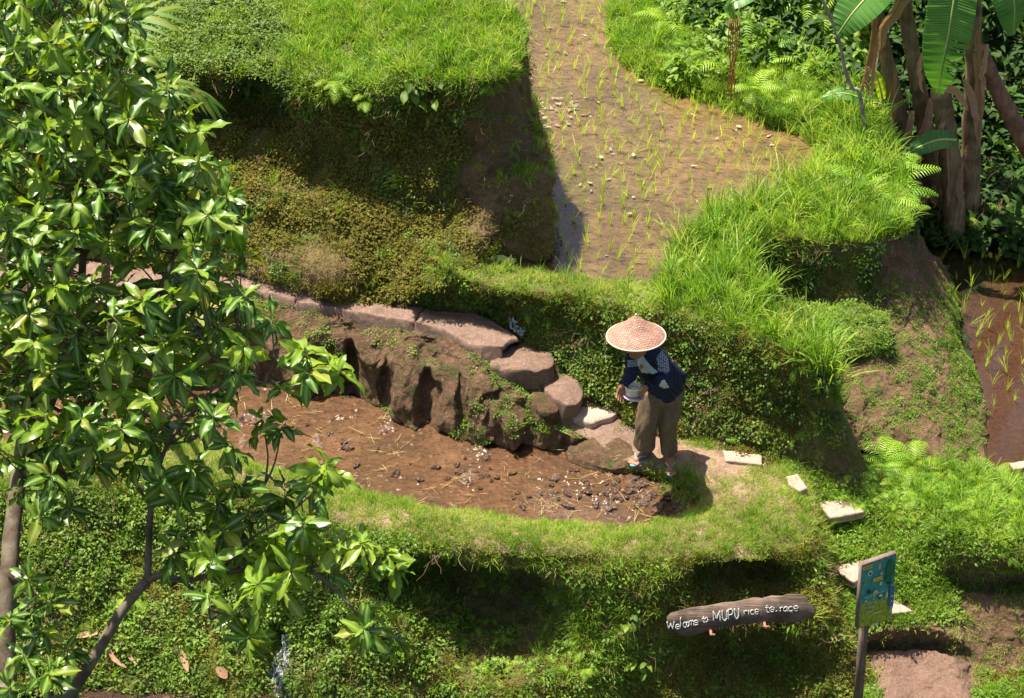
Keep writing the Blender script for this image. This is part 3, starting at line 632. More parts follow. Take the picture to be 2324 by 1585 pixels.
def scatter(name, src, PN, label, cat, sc=(.7, 1.25), up=.5, sink=0, seed=0, hang=0, zfix=None):
    """one object of uncountable ground cover: clumps on points"""
    P = np.concatenate([p for p, _ in PN]); N = np.concatenate([n for _, n in PN]); n = len(P)
    if zfix is not None: P[:, 2] = zfix
    rg = np.random.default_rng(seed+5); coll, k = src
    Z = N*(1-up)+np.array([0, 0, 1-2*hang])*up+rg.normal(size=(n, 3))*.14; Z /= np.linalg.norm(Z, axis=1)[:, None]
    t = rg.uniform(0, 2*math.pi, n); X = np.stack([np.cos(t), np.sin(t), 0*t], 1); X = X-Z*(X*Z).sum(1)[:, None]; X /= np.linalg.norm(X, axis=1)[:, None]
    Y = np.cross(Z, X)
    rot = np.stack([np.arctan2(Y[:, 2], Z[:, 2]), -np.arcsin(np.clip(X[:, 2], -1, 1)), np.arctan2(X[:, 1], X[:, 0])], 1)
    me = bpy.data.meshes.new(name); me.vertices.add(n); me.vertices.foreach_set('co', (P-N*sink).astype(np.float32).ravel())
    a = me.attributes.new('rot', 'FLOAT_VECTOR', 'POINT'); a.data.foreach_set('vector', rot.astype(np.float32).ravel())
    s_ = rg.uniform(sc[0], sc[1], n)*(1+.25*fbm(P, 1.5, 2, 77))
    a = me.attributes.new('scl', 'FLOAT', 'POINT'); a.data.foreach_set('value', s_.astype(np.float32))
    a = me.attributes.new('pick', 'INT', 'POINT'); a.data.foreach_set('value', rg.integers(0, k, n).astype(np.int32))
    o = link(name, me); tag(o, label, cat, kind='stuff')
    g = bpy.data.node_groups.new('spread', 'GeometryNodeTree')
    g.interface.new_socket('Geometry', in_out='INPUT', socket_type='NodeSocketGeometry'); g.interface.new_socket('Geometry', in_out='OUTPUT', socket_type='NodeSocketGeometry')
    gi = g.nodes.new('NodeGroupInput'); go = g.nodes.new('NodeGroupOutput'); ip = g.nodes.new('GeometryNodeInstanceOnPoints')
    ci = g.nodes.new('GeometryNodeCollectionInfo'); ci.inputs['Collection'].default_value = coll; ci.inputs['Separate Children'].default_value = True; ci.inputs['Reset Children'].default_value = True
    def na(nm, ty):
        x = g.nodes.new('GeometryNodeInputNamedAttribute'); x.data_type = ty; x.inputs['Name'].default_value = nm; return x.outputs['Attribute']
    e = g.nodes.new('FunctionNodeEulerToRotation'); g.links.new(na('rot', 'FLOAT_VECTOR'), e.inputs[0])
    g.links.new(gi.outputs[0], ip.inputs['Points']); g.links.new(ci.outputs[0], ip.inputs['Instance'])
    ip.inputs['Pick Instance'].default_value = True; g.links.new(na('pick', 'INT'), ip.inputs['Instance Index'])
    g.links.new(e.outputs[0], ip.inputs['Rotation']); g.links.new(na('scl', 'FLOAT'), ip.inputs['Scale'])
    g.links.new(ip.outputs[0], go.inputs[0])
    md = o.modifiers.new('spread', 'NODES'); md.node_group = g
    return o
def el(px, py, cx, cy, rx, ry): return np.exp(-(((px-cx)/rx)**2+((py-cy)/ry)**2)**2)
def patchy(P, f, lo, hi, seed=0):
    return np.clip((fbm(P, f, 3, seed)-lo)/(hi-lo), 0, 1)

def hollow0(x, y): return np.clip(el(x, y, 1140, 1415, 175, 130)+el(x, y, 1690, 1330, 118, 60)+.6*el(x, y, 1680, 1500, 170, 80), 0, 1)
def green0(x, y, P, N): return (y < 1280)*(x > 1960)*1.0
def brow(x, y, L=45):
    return np.clip(1.15-(y-np.interp(x, [p[0] for p in T0[:11]], [p[1] for p in T0[:11]])+6)/L, 0, 1)
# ---- top left terrace
scatter('short_grass', S_turf, [sample('top', 420, 1, lambda x, y, P, N: .15+.85*(x > 640))], 'short turf on the top left terrace', 'grass')
scatter('meadow_grass', S_grass, [sample('top', 330, 2, lambda x, y, P, N: .10+.9*(x > 640)*1.0)], 'long bright grass on the top left terrace', 'grass', up=.8)
scatter('tall_grass', S_tall, [sample('top', 60, 3, lambda x, y, P, N: ((x > 640)*(y > 10)*.5+el(x, y, 1130, 110, 80, 90)*1.0)*1.0)], 'tall grass at the corner of the top left terrace', 'grass', (.45, .85), up=.85)
scatter('leafy_weeds', S_weed, [sample('top', 420, 4, lambda x, y, P, N: (x < 700)*.9*(y > 0)+.10),
        sample('mossy', 300, 5, lambda x, y, P, N: brow(x, y, 75)*(x < 1100)*np.clip(patchy(P, 3, -.4, .2, 3)+.25, 0, 1))],
        'small leafy weeds hanging over the edge of the top terrace', 'weeds', (.6, 1.15))
scatter('edge_bushes', S_dark2, [sample('top', 130, 401, lambda x, y, P, N: (x < 660)*(y > 0)*(.4+.6*patchy(P, 2, -.2, .2, 45))), sample('mossy', 90, 402, lambda x, y, P, N: (x < 720)*brow(x, y, 90)*np.clip(patchy(P, 2, -.3, .2, 44), 0, 1)), sample('mossy', 60, 403, lambda x, y, P, N: (x < 1060)*brow(x, y, 60)*1.0), sample('top', 40, 404, lambda x, y, P, N: (y > 130)*(x > 600)*(x < 1060)*1.0)], 'leafy dark bushes crowding the left part of the top terrace edge', 'bushes', (.35, .7), up=.5)
scatter('hanging_grass', S_grass, [sample('mossy', 340, 6, lambda x, y, P, N: brow(x, y, 38)*(x > 560)*(x < 1180))], 'grass hanging over the edge of the top terrace', 'grass', (.6, 1.2), up=.25)
scatter('dead_roots', S_root, [sample('mossy', 34, 7, lambda x, y, P, N: (P[:, 2] > 1.5)*.7), sample('wall', 12, 8, lambda x, y, P, N: (x < 1700)*1.0), sample('face', 13, 9)], 'thin dead roots and stalks on the shaded banks', 'roots', (.7, 1.5), up=.3, hang=1)
scatter('brow_tall_grass', S_tall, [sample('top', 70, 410, lambda x, y, P, N: (x > 600)*(y > np.interp(x, [p[0] for p in T0[:11]], [p[1] for p in T0[:11]])-70)*1.0), sample('mossy', 60, 411, lambda x, y, P, N: brow(x, y, 30)*(x > 640)*(x < 1175))], 'tall grass standing up along the brow of the top terrace', 'grass', (.25, .75), up=.75)
scatter('brow_plants', S_dark, [sample('top', 26, 412, lambda x, y, P, N: (x < 660)*(y > 0)*1.0), sample('mossy', 26, 413, lambda x, y, P, N: (x < 760)*brow(x, y, 80))], 'larger dark leaved plants in the bushes of the top terrace', 'bushes', (.22, .5), up=.6)
scatter('slope_plants', S_bush, [sample('face', 15, 414, lambda x, y, P, N: (x < 960)*1.0), sample('wall', 7, 415, lambda x, y, P, N: (x < 1780)*1.0), sample('stairs', 10, 416, green0)], 'larger bright leaved weeds on the banks', 'weeds', (.16, .45), up=.5)
scatter('slope_tufts', S_tall, [sample('face', 9, 417, lambda x, y, P, N: (1-hollow0(x, y))*1.0), sample('wall', 6, 418, lambda x, y, P, N: (x < 1780)*1.0), sample('mossy', 5, 419, lambda x, y, P, N: (x < 1000)*(P[:, 2] < 1.7)*1.0)], 'scattered long grass tufts on the banks', 'grass', (.2, .55), up=.5)
# ---- mossy slope
def mossd(x, y, P, N): return np.clip(1.15-(x-1020)/50, .04, 1)*np.clip(.35+.8*(P[:, 2] < 1.65)-1.5*el(x, y, 680, 605, 175, 55), .03, 1)*np.clip(patchy(P, 3.4, -.18, .08, 9)+.12, 0, 1)
scatter('moss', S_moss, [sample('mossy', 1000, 10, mossd)], 'olive moss covering the slope below the shaded wall', 'moss', (.5, 2.3), up=.2)
scatter('slope_weeds', S_weed, [sample('mossy', 200, 11, lambda x, y, P, N: (P[:, 2] < 1.5)*(x > 850)*(x < 1040)*patchy(P, 2.2, -.2, .25, 4)*1.0),
                                sample('mossy', 170, 12, lambda x, y, P, N: patchy(P, 2.5, -.05, .2, 5)*(x < 1040))], 'weeds growing in the moss of the slope', 'weeds', (.25, 1.0), up=.4)
scatter('dry_grass', S_dry, [sample('mossy', 330, 13, lambda x, y, P, N: np.clip(el(x, y, 690, 600, 190, 60)+.25*(P[:, 2] < 1.6), 0, 1)*.9+.08)], 'dry brown grass on the bare shoulder of the slope', 'dry grass', (.5, 1.0), up=.3)
scatter('edge_grass', S_grass, [sample('mossy', 160, 14, lambda x, y, P, N: (x > 960)*(P[:, 2] < 1.2)*(x < 1150)*1.0+.9*(x > 1000)*(N[:, 2] > .5)*(y < 440)*(x < 1260))], 'grass tufts at the foot of the tall bank', 'grass', (.5, .9), up=.6)
# ---- near rim of upper paddy
scatter('short_grass', S_turf, [sample('bankL', 620, 20)], 'short yellowish turf on the near rim of the upper paddy', 'grass', (.7, 1.2))
scatter('meadow_grass', S_grass, [sample('bankL', 150, 21, lambda x, y, P, N: .25+(x > 1480)*.75), sample('bankR2', 260, 22), sample('bankR', 300, 23)], 'mid length green grass round the upper paddy', 'grass', up=.8)
def talld(x, y, P, N):
    return np.clip((x > 1500)*1.0, 0, 1)*np.clip(1-(x < 1640)*(y > 700)*1.0, 0, 1)*np.clip(1-el(x, y, 1740, 600, 40, 60)*.6-el(x, y, 1880, 545, 170, 22)*.8, .12, 1)
scatter('tall_grass', S_tall, [sample('bankL', 82, 24, talld), sample('bankR2', 62, 25), sample('bankR', 55, 26, lambda x, y, P, N: np.clip((x > 1800)*1.0+.07, 0, 1)),
                               sample('wall', 70, 27, lambda x, y, P, N: (x > 1790)*(x < 1900)*(y > 760)*(P[:, 2] > .5)*1.0)], 'tall arching bright green grass on the bank and its spur', 'grass', (.35, 1.2), up=.85)
scatter('verge_weeds', S_creep, [sample('bankR', 420, 28), sample('bankL', 120, 29, lambda x, y, P, N: (x > 1400)*1.0)], 'low leafy weeds in the grass verge of the upper paddy', 'weeds', (.8, 1.6))
# ---- wall behind the person
scatter('wall_weeds', S_weed, [sample('wall', 400, 30, lambda x, y, P, N: np.clip(patchy(P, 3.0, -.35, .2, 31)+.45*(x < 1560), 0, 1)*(.25+.75*(x < 1790))*np.clip((P[:, 2] > .06)*1.0, 0, 1)*(1-.9*el(x, y, 1890, 1040, 75, 90)))], 'weeds clinging to the wall behind the person', 'weeds', (.3, 1.1), up=.35)
scatter('wall_moss', S_moss, [sample('wall', 900, 32, lambda x, y, P, N: patchy(P, 2.5, -.45, .15, 33)*(x < 1800)*1.0)], 'moss on the wall behind the person', 'moss', (.7, 1.4), up=.2)
scatter('wall_grass', S_grass, [sample('wall', 110, 34, lambda x, y, P, N: (x < 1900)*.5*patchy(P, 4, -.1, .2, 3)+(x < 1900)*(P[:, 2] > .92)*1.0)], 'grass wisps hanging on the wall behind the person', 'grass', (.4, .85), up=.35)
scatter('dry_grass', S_dry, [sample('wall', 190, 35, lambda x, y, P, N: (x < 1880)*(.35+.65*(P[:, 2] > .85))), sample('bankL', 200, 36, lambda x, y, P, N: .5+0*x)], 'dry grass along the top of the wall behind the person', 'dry grass', (.5, 1.0), up=.3)
# ---- slope to the right paddy
scatter('creepers', S_creep, [sample('slope', 560, 40, lambda x, y, P, N: patchy(P, 5.5, -.38, .15, 41)*(P[:, 2] > -.36)*(.12+.88*(y > 640))),
                              sample('slope', 500, 42, lambda x, y, P, N: (x > 2150)*(P[:, 2] < .1)*(P[:, 2] > -.36)*.9)], 'small creepers dotting the brown slope', 'weeds', (.3, .85), up=.2)
scatter('ledge_weeds', S_weedy, [sample('ledge', 260, 43)], 'bright weeds on the small ledge', 'weeds', (.4, .8))
scatter('ledge_grass', S_turf, [sample('ledge', 300, 44)], 'pale turf on the small ledge', 'grass', (.7, 1.2))
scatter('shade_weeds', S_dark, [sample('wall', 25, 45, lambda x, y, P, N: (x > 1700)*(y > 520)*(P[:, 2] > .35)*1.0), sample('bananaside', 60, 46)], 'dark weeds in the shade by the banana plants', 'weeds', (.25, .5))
# ---- stairs slope
def treads(x, y): return np.clip(1-el(x, y, 1908, 1157, 52, 24)-el(x, y, 1945, 1298, 56, 28)-el(x, y, 2030, 1382, 54, 24)-el(x, y, 1685, 1040, 54, 20)-el(x, y, 1810, 1095, 28, 22), 0, 1)
def green(x, y, P, N):
    bare = np.clip(el(x, y, 2260, 1385, 130, 78)+el(x, y, 2090, 1480, 150, 55)+el(x, y, 2060, 1460, 110, 50)+(y > 1470)*(x > 1995)*(x < 2215)*1.0+el(x, y, 1985, 1060, 50, 40)*.7+(N[:, 2] < .25)*.8*(y > 1250)+el(x, y, 2290, 1500, 130, 60)*.9, 0, 1)
    return treads(x, y)*(1-bare)
scatter('bright_weeds', S_weedy, [sample('stairs', 260, 50, green)], 'bright green weeds beside the concrete treads', 'weeds', (.45, 1.0))
scatter('stair_grass', S_grass, [sample('stairs', 260, 51, lambda x, y, P, N: green(x, y, P, N)*.9)], 'bright grass around the concrete treads', 'grass', (.5, 1.0), up=.7)
scatter('short_grass', S_turf, [sample('stairs', 420, 52, lambda x, y, P, N: np.clip(green(x, y, P, N)+.10*treads(x, y), 0, 1))], 'short turf around the concrete treads', 'grass')
scatter('bank_ferns', S_fern, [sample('stairs', 95, 53, lambda x, y, P, N: np.clip(el(x, y, 2110, 1090, 190, 95)*1.0+el(x, y, 2250, 1180, 120, 80)*.5, 0, 1))], 'bright ferns massed on the bank by the right paddy', 'ferns', (.35, .9), up=.8)
scatter('bank_grass', S_tall, [sample('stairs', 75, 54, lambda x, y, P, N: (x > 2060)*(y < 1240)*1.0)], 'long bright grass on the bank by the right paddy', 'grass', (.35, .7), up=.8)
scatter('mound_weeds', S_creep, [sample('stairs', 240, 55, lambda x, y, P, N: el(x, y, 2230, 1390, 140, 90)*patchy(P, 3, -.1, .25, 6)), sample('stairs', 200, 56, lambda x, y, P, N: el(x, y, 1985, 1000, 60, 60))], 'sparse creepers on the bare mound at the right', 'weeds', (.5, 1.0))
# ---- rim of the lower pond
def trod(x, y): return np.clip(el(x, y, 1600, 1090, 110, 60)*.55+el(x, y, 1600, 1050, 120, 34)*1.0+el(x, y, 1480, 1030, 100, 40), 0, 1)
def tread1(x, y): return np.clip(1-el(x, y, 1685, 1040, 56, 22), 0, 1)
scatter('short_grass', S_turf, [sample('rim', 1100, 60, lambda x, y, P, N: (1-trod(x, y))*tread1(x, y))], 'short turf on the rim of the lower pond', 'grass', (.55, 1.0))
scatter('rim_grass', S_grass, [sample('rim', 500, 611, lambda x, y, P, N: el(x, y, 1500, 1082, 75, 24)*1.0), sample('rim', 380, 61, lambda x, y, P, N: (1-trod(x, y))*tread1(x, y)*np.clip((P[:, 2] > -.1)*(.25+patchy(P, 2, -.2, .3, 7)), 0, 1))], 'green grass on the rim of the lower pond', 'grass', (.4, .8), up=.7)
scatter('dry_grass', S_dry, [sample('rim', 260, 62, lambda x, y, P, N: tread1(x, y)*(.25+.75*(x > 1500)*(1-el(x, y, 1600, 1045, 120, 30))))], 'dry trodden grass on the rim of the lower pond', 'dry grass', (.35, .7), up=.2)
scatter('nose_grass', S_grass, [sample('face', 320, 700, lambda x, y, P, N: np.clip(el(x, y, 1380, 1390, 120, 150)+el(x, y, 1150, 1275, 480, 28), 0, 1)*(y > 1240)*np.clip(patchy(P, 2.2, -.4, .1, 57)+.2, 0, 1))], 'sunlit grass spilling over the rounded nose left of the sign', 'grass', (.4, 1.1), up=.35)
g_ridge = leafmat('sun_gold_moss_grass', [(.26, .25, .03), (.36, .33, .05), (.42, .38, .09), (.22, .24, .03)], .6, .35, .2)  # golden moss, brightened so the colour itself carries the ridge's sunlight
S_ridge = source('ridge_tuft', [tuft(140+i, 26, .055, .0042, .05, (0, 1.1), (.2, 1.4)) for i in range(5)], g_ridge)
scatter('ridge_grass', S_ridge, [sample('face', 1000, 701, lambda x, y, P, N: np.clip((x-1795)/30, 0, 1)*(y > 1225)*1.0), sample('stairs', 800, 702, lambda x, y, P, N: (x < 1925)*(y > 1200)*treads(x, y)*np.clip((1925-x)/30, 0, 1)), sample('mossy', 240, 703, lambda x, y, P, N: (1-el(x, y, 680, 605, 190, 60))*(P[:, 2] < 1.55)*(x < 1030)*patchy(P, 3, -.1, .2, 71))], 'short golden mossy grass coloured brighter for sunlight on the corner of the bank', 'grass', (.6, 1.3), up=.4)
# ---- outer face
def hollow(x, y): return np.clip(el(x, y, 1140, 1415, 175, 130)+el(x, y, 1690, 1330, 118, 60)+.6*el(x, y, 1680, 1500, 170, 80), 0, 1)
scatter('face_grass', S_turf, [sample('face', 620, 70, lambda x, y, P, N: (1-hollow(x, y))*np.clip(.25+.9*(P[:, 2] > -.35)+.7*(x > 1250)*(x < 1520)+1.0*(x > 1800), 0, 1))], 'short turf spilling down the outer face of the pond rim', 'grass', (.6, 1.5), up=.4)
scatter('face_long_grass', S_grass, [sample('face', 190, 71, lambda x, y, P, N: (1-hollow(x, y))*np.clip(.35+.6*(P[:, 2] > -.3), 0, 1)*patchy(P, 2.2, -.4, .2, 8))], 'longer grass spilling down the outer face', 'grass', (.4, .9), up=.4)
scatter('face_weeds', S_weedy, [sample('face', 230, 72, lambda x, y, P, N: (1-hollow(x, y))*((x < 960)*1.0*np.clip(patchy(P, 3.2, -.05, .15, 10)+.10, 0, 1)+(x >= 900)*.22*(x < 1480)+.12))], 'bright little weeds on the lit lower slope', 'weeds', (.3, 1.25), up=.5)
scatter('face_dark_weeds', S_weed, [sample('face', 340, 73, lambda x, y, P, N: (1-.65*hollow(x, y))*(.7*(x < 900)+.08+.22*hollow(x, y))*np.clip(patchy(P, 2.5, -.35, .15, 11), 0, 1))], 'weeds on the outer face and round the hollow', 'weeds', (.3, 1.3), up=.4)
scatter('face_moss', S_moss, [sample('face', 1000, 74, lambda x, y, P, N: np.clip(.2+(x > 1420)*.9, 0, 1)*(.15+.85*(1-hollow(x, y))))], 'moss on the shaded face below the pond', 'moss', (.8, 1.6), up=.2)
scatter('dry_grass', S_dry, [sample('face', 240, 75, lambda x, y, P, N: (1-hollow(x, y))*np.clip(.25+.6*(x > 1200)*(P[:, 2] > -.6)+.8*(x > 1800), 0, 1)), sample('face', 420, 751, lambda x, y, P, N: el(x, y, 1200, 1290, 420, 55)*.9)], 'dry grass on the outer face of the pond rim', 'dry grass', (.5, 1.0), up=.3)
scatter('small_ferns', S_sfern, [sample('face', 45, 76, lambda x, y, P, N: .15+.85*el(x, y, 1150, 1440, 220, 130)), sample('wall', 9, 77, lambda x, y, P, N: (x < 1900)*1.0), sample('mossy', 7, 78, lambda x, y, P, N: (x > 800)*1.0)],
        'small ferns dotted over the shaded banks', 'ferns', (.5, 1.1), up=.5)
# ---- rocks and path edges
scatter('rock_moss', S_moss, [sample('rock', 500, 80, lambda x, y, P, N: patchy(P, 2.8, .15, .4, 12)*.5)], 'moss patches on the brown rock bank', 'moss', (.3, .7), up=.1, sink=.012)
scatter('rock_weeds', S_creep, [sample('rock', 200, 81, lambda x, y, P, N: np.clip(patchy(P, 3.2, .12, .3, 14)+el(x, y, 1235, 945, 40, 35)+.8*el(x, y, 860, 935, 50, 15)+.6*el(x, y, 880, 750, 40, 30), 0, 1)),
                                sample('stepbed', 520, 82, lambda x, y, P, N: .25+.75*patchy(P, 4, -.1, .15, 88)), sample('wall', 260, 83, lambda x, y, P, N: (x < 1480)*(P[:, 2] < .85)*(y > np.interp(x, [1020, 1120, 1205, 1285, 1372, 1455], [680, 695, 748, 822, 905, 948]))*1.0)], 'small weeds in the crevices of the rock bank', 'weeds', (.5, 1.1), up=.4)
# ---- background
scatter('undergrowth', S_bush, [sample('bushslope', 120, 90, lambda x, y, P, N: .25+patchy(P, 1.6, -.25, .05, 55)), sample('bankR', 40, 91, lambda x, y, P, N: (y < 190)*(x > 1540)*1.0)], 'dense bright undergrowth beyond the far verge', 'undergrowth', (.35, 1.2))
scatter('fern_undergrowth', S_fern, [sample('bushslope', 20, 92), sample('bankR', 14, 93, lambda x, y, P, N: (P[:, 2] > 1.1)*(x > 1500)*1.0)], 'ferns in the undergrowth beyond the far verge', 'ferns', (.8, 1.6), up=.7)
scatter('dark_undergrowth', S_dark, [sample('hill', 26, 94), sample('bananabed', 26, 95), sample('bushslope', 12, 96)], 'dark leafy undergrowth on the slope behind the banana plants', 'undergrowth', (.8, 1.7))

scatter('shade_ferns', S_fern, [sample('bananabed', 12, 97), sample('hill', 4, 98, lambda x, y, P, N: (x > 2180)*1.0)], 'shaded ferns growing under the banana plants', 'ferns', (.6, 1.2), up=.8)
scatter('debris', S_root, [sample('bananabed', 40, 99)], 'dead stalks and litter under the banana plants', 'debris', (1.0, 2.6), up=.9)
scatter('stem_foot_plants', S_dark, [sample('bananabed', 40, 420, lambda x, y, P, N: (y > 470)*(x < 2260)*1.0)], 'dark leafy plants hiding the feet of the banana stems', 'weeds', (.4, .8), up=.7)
# ------------------------------------------------------------------ step stones, slabs, clods
def poly_slab(name, poly, z, thick, mat, label, cat, rough=.012, flare=.04, n=48, dome=.012, group=None, kind=None, round_=.0):
    P = np.array(poly, float); W = atz(P[:, 0], P[:, 1], z+0*P[:, 0])
    L = np.concatenate([W, W[:1]]); seg = np.linalg.norm(np.diff(L, axis=0), axis=1); cum = np.concatenate([[0], np.cumsum(seg)])
    t = np.linspace(0, cum[-1], n, endpoint=False); ring = np.stack([np.interp(t, cum, L[:, k]) for k in range(3)], 1)
    if round_:
        for _ in range(int(round_)): ring = (np.roll(ring, 1, 0)+2*ring+np.roll(ring, -1, 0))/4
    c = ring.mean(0); mb = []
    prof = [(.0, dome), (.35, dome), (.75, dome*.8), (.96, .0), (1.0, -.008), (1.01, -.035), (1.0+flare*.5, -thick*.5), (1.0+flare, -thick)]
    V = [c+np.array([0, 0, dome])]
    for k, dz in prof[1:]:
        V.extend(c+(ring-c)*k+np.array([0, 0, dz]))
    V = np.array(V); V = V+rough*np.stack([fbm(V, 7, 3, 1), fbm(V, 7, 3, 2), fbm(V, 9, 3, 3)], 1)
    F = [(0, 1+j, 1+(j+1) % n) for j in range(n)]
    for r in range(len(prof)-2):
        a = 1+r*n; b = a+n
        F += [(a+j, b+j, b+(j+1) % n, a+(j+1) % n) for j in range(n)]
    base = V.mean(0)*1.0; base[2] = V[:, 2].min()
    me = mesh_np(name, V-base, F, mat); bmm = bmesh.new(); bmm.from_mesh(me); bmesh.ops.recalc_face_normals(bmm, faces=bmm.faces); bmm.to_mesh(me); bmm.free()
    o = link(name, me, None, base); tag(o, label, cat, group, kind); return o
m_step = soil('step_rock', (.10, .06, .042), (.18, .114, .082), (.25, .165, .122), (.10, .10, .03), .10, s=1.6, bd=.02)
m_pale = soil('pale_stone', (.30, .22, .16), (.42, .31, .24), (.52, .40, .31), None, s=1.5, bd=.012)
m_conc = soil('pinkish_concrete', (.26, .18, .13), (.41, .295, .225), (.50, .375, .295), (.22, .20, .10), .10, s=2.6, bd=.01)
poly_slab('step_stone', [(1106,822),(1128,800),(1165,784),(1205,784),(1242,797),(1260,816),(1246,838),(1205,842),(1160,838),(1125,836)], .53, .36, m_step, 'largest worn step stone just below the end of the footpath', 'stone', .045, .10, dome=.008, group='step stones going down from the footpath', round_=1)
poly_slab('step_stone', [(1228,858),(1250,840),(1280,840),(1308,858),(1322,884),(1312,908),(1280,915),(1250,900),(1232,880)], .34, .36, m_step, 'rounded brown step stone between the large step and the pale flat stone', 'stone', .05, .12, dome=.015, group='step stones going down from the footpath', round_=1)
poly_slab('step_stone', [(1288,936),(1310,924),(1350,920),(1392,924),(1406,934),(1392,946),(1365,952),(1345,962),(1310,954),(1292,948)], .13, .16, m_pale, 'pale flat step stone nearest to the person', 'stone', .02, .05, group='step stones going down from the footpath', round_=1)
poly_slab('boulder', [(1200,885),(1222,872),(1248,880),(1266,905),(1268,930),(1240,942),(1212,925),(1200,905)], .25, .3, m_rock, 'small mossy boulder wedged beside the rounded step stone', 'boulder', .04, .2, dome=.05, round_=2)
0 and poly_slab('boulder', [(960,945),(985,940),(1005,955),(1008,978),(985,985),(962,975)], -.02, .2, m_rock, 'little brown boulder standing at the water edge below the rock hollow', 'boulder', .04, .25, dome=.05, round_=2)
SL = [([(1640,1021),(1728,1031),(1729,1054),(1648,1046)], .035, 'uppermost concrete tread right behind the standing person'),
      ([(1784,1082),(1810,1076),(1834,1108),(1816,1116),(1790,1100)], .0, 'small concrete tread half buried in grass at the corner of the pond rim'),
      ([(1850,1142),(1923,1133),(1962,1161),(1886,1175)], -.265, 'square concrete tread standing alone on its weedy step'),
      ([(1888,1286),(1962,1270),(2004,1290),(1938,1322)], -.575, 'concrete tread partly hidden behind the top of the painted board'),
      ([(1972,1372),(2030,1361),(2072,1385),(1992,1400)], -.755, 'lowest concrete tread behind the lower edge of the painted board'),
      ([(2290,1050),(2332,1046),(2344,1061),(2300,1065)], -.13, 'small concrete slab in the grass at the right edge')]
for poly, z, lab in SL:
    poly_slab('concrete_tread' if 'right edge' not in lab else 'concrete_slab', poly, z, .07, m_conc, lab, 'slab', .014, .0, 64, .002, group='concrete treads of the stairway')

def rock_mb(seed, r=1.0, sub=2, sq=(1, 1, .6), rough=.45):
    bmm = bmesh.new(); bmesh.ops.create_icosphere(bmm, subdivisions=sub, radius=1)
    V = np.array([v.co[:] for v in bmm.verts]); F = [tuple(v.index for v in f.verts) for f in bmm.faces]; bmm.free()
    V = V*(1+rough*fbm(V+seed*7.3, 1.3, 3, seed)[:, None]+.25*rough*fbm(V+seed*3.1, 4, 2, seed+1)[:, None])
    mb = MB(); mb.add(V*np.array(sq)*r, F); return mb
poly_slab('earth_mound', [(1292,985),(1340,978),(1395,992),(1440,1012),(1452,1042),(1425,1060),(1380,1060),(1330,1048),(1290,1022)], -.03, .14, m_rock, 'low brown earth mound between the pond edge and the standing person', 'earth mound', .05, .25, dome=.05, round_=2, kind='structure')
m_clod = soil('wet_clod', (.085, .046, .030), (.15, .088, .060), (.22, .145, .11), None, s=3, bd=.04, rough=.7, coat=.2)
clod = [rock_mb(i, .027, 4, (1.3, 1.0, .6), 2.2).mesh('mud_clod', m_clod) for i in range(6)]
rg = np.random.default_rng(5); placed = []
spots = [(1400,1090),(1440,1085),(1310,1070),(1330,1095),(1250,1100),(1180,1120),(1200,1125),(1225,1118),(1290,1120),(1380,1120),(1415,1130),(1450,1128),(1480,1120),(1505,1135),(1525,1145),(1545,1140),(1500,1110),(1470,1100),(1350,1145),(1370,1150),(1290,1150),(1180,1150),(1060,1040),(1110,1040),(1040,1055),(1080,1072),(1120,1090),(860,1020),(890,1025),(780,1000),(745,985),(930,1050),(985,1060),(640,950),(700,965),(1095,1110),(1440,1150),(1465,1145),(1495,1155),(410,940),(440,955),(470,965),(380,960),(500,950),(350,940),(1420,1105),(1535,1155)]
spots += [(float(rg.normal(1440, 62)), float(rg.normal(1122, 17))) for _ in range(26)]+[(float(rg.uniform(650, 1300)), 0.0) for _ in range(24)]
spots = [(x, y if y else 985+(x-600)*.18+float(rg.uniform(-25, 45))) for x, y in spots]
spots = [(x, y) for x, y in spots if inpoly(np.array([x]), np.array([y]), LPOLY)[0]]
for i, (x, y) in enumerate(spots):
    p = atz(x+rg.uniform(-5, 5), y+rg.uniform(-2, 2), -.105); o = link('mud_clod', clod[i % 6], None, p)
    k = rg.uniform(.35, 1.1)*(1.1 if x > 1380 else .8); o.scale = (k*rg.uniform(.8, 1.4), k, k*rg.uniform(.6, 1.0)); o.rotation_euler.z = rg.uniform(0, 6)
    tag(o, 'wet lump of mud crowded at the pond end near the person' if x > 1380 else ('wet lump of mud lying alone in the middle of the lower pond' if x > 900 else 'wet lump of mud in the left part of the lower pond by the leaves'), 'mud clod', 'mud clods at the right end of the lower pond' if x > 1380 else ('mud clods in the middle of the lower pond' if x > 900 else 'mud clods at the left of the lower pond'))

# rice seedlings
g_rice = leafmat('rice_seedling', [(.32, .46, .03), (.42, .50, .05), (.26, .42, .03), (.50, .50, .09)], .5, .45, .3)
def seedling(seed, h, n):
    rg = np.random.default_rng(seed); mb = MB()
    for i in range(n): blade(mb, (rg.normal()*.006, rg.normal()*.006, 0), h*rg.uniform(.45, 1.0), .0055, rg.uniform(0, 6.28), rg.uniform(.05, .45), rg.uniform(0, .8), rg.uniform(0, .3), 4)
    return mb.mesh('rice_seedling', g_rice)
sm = [seedling(i, .20, 6+i % 4) for i in range(7)]; sm2 = [seedling(20+i, .27, 7+i % 3) for i in range(4)]
rg = np.random.default_rng(8); pts = []
tries = 0
while len(pts) < 255 and tries < 40000:
    tries += 1
    x, y = rg.uniform(1130, 1850), rg.uniform(-8, 632)
    if not inpoly(np.array([x]), np.array([y]), UPOLY)[0]: continue
    if y > 180 and x < 1195+(y > 380)*65: continue
    if y < 180 and x < 1125+.35*y: continue
    mind = 21+10*(y/600)
    if any((x-a)**2+((y-b)*1.25)**2 < mind**2 for a, b in pts): continue
    pts.append((x, y))
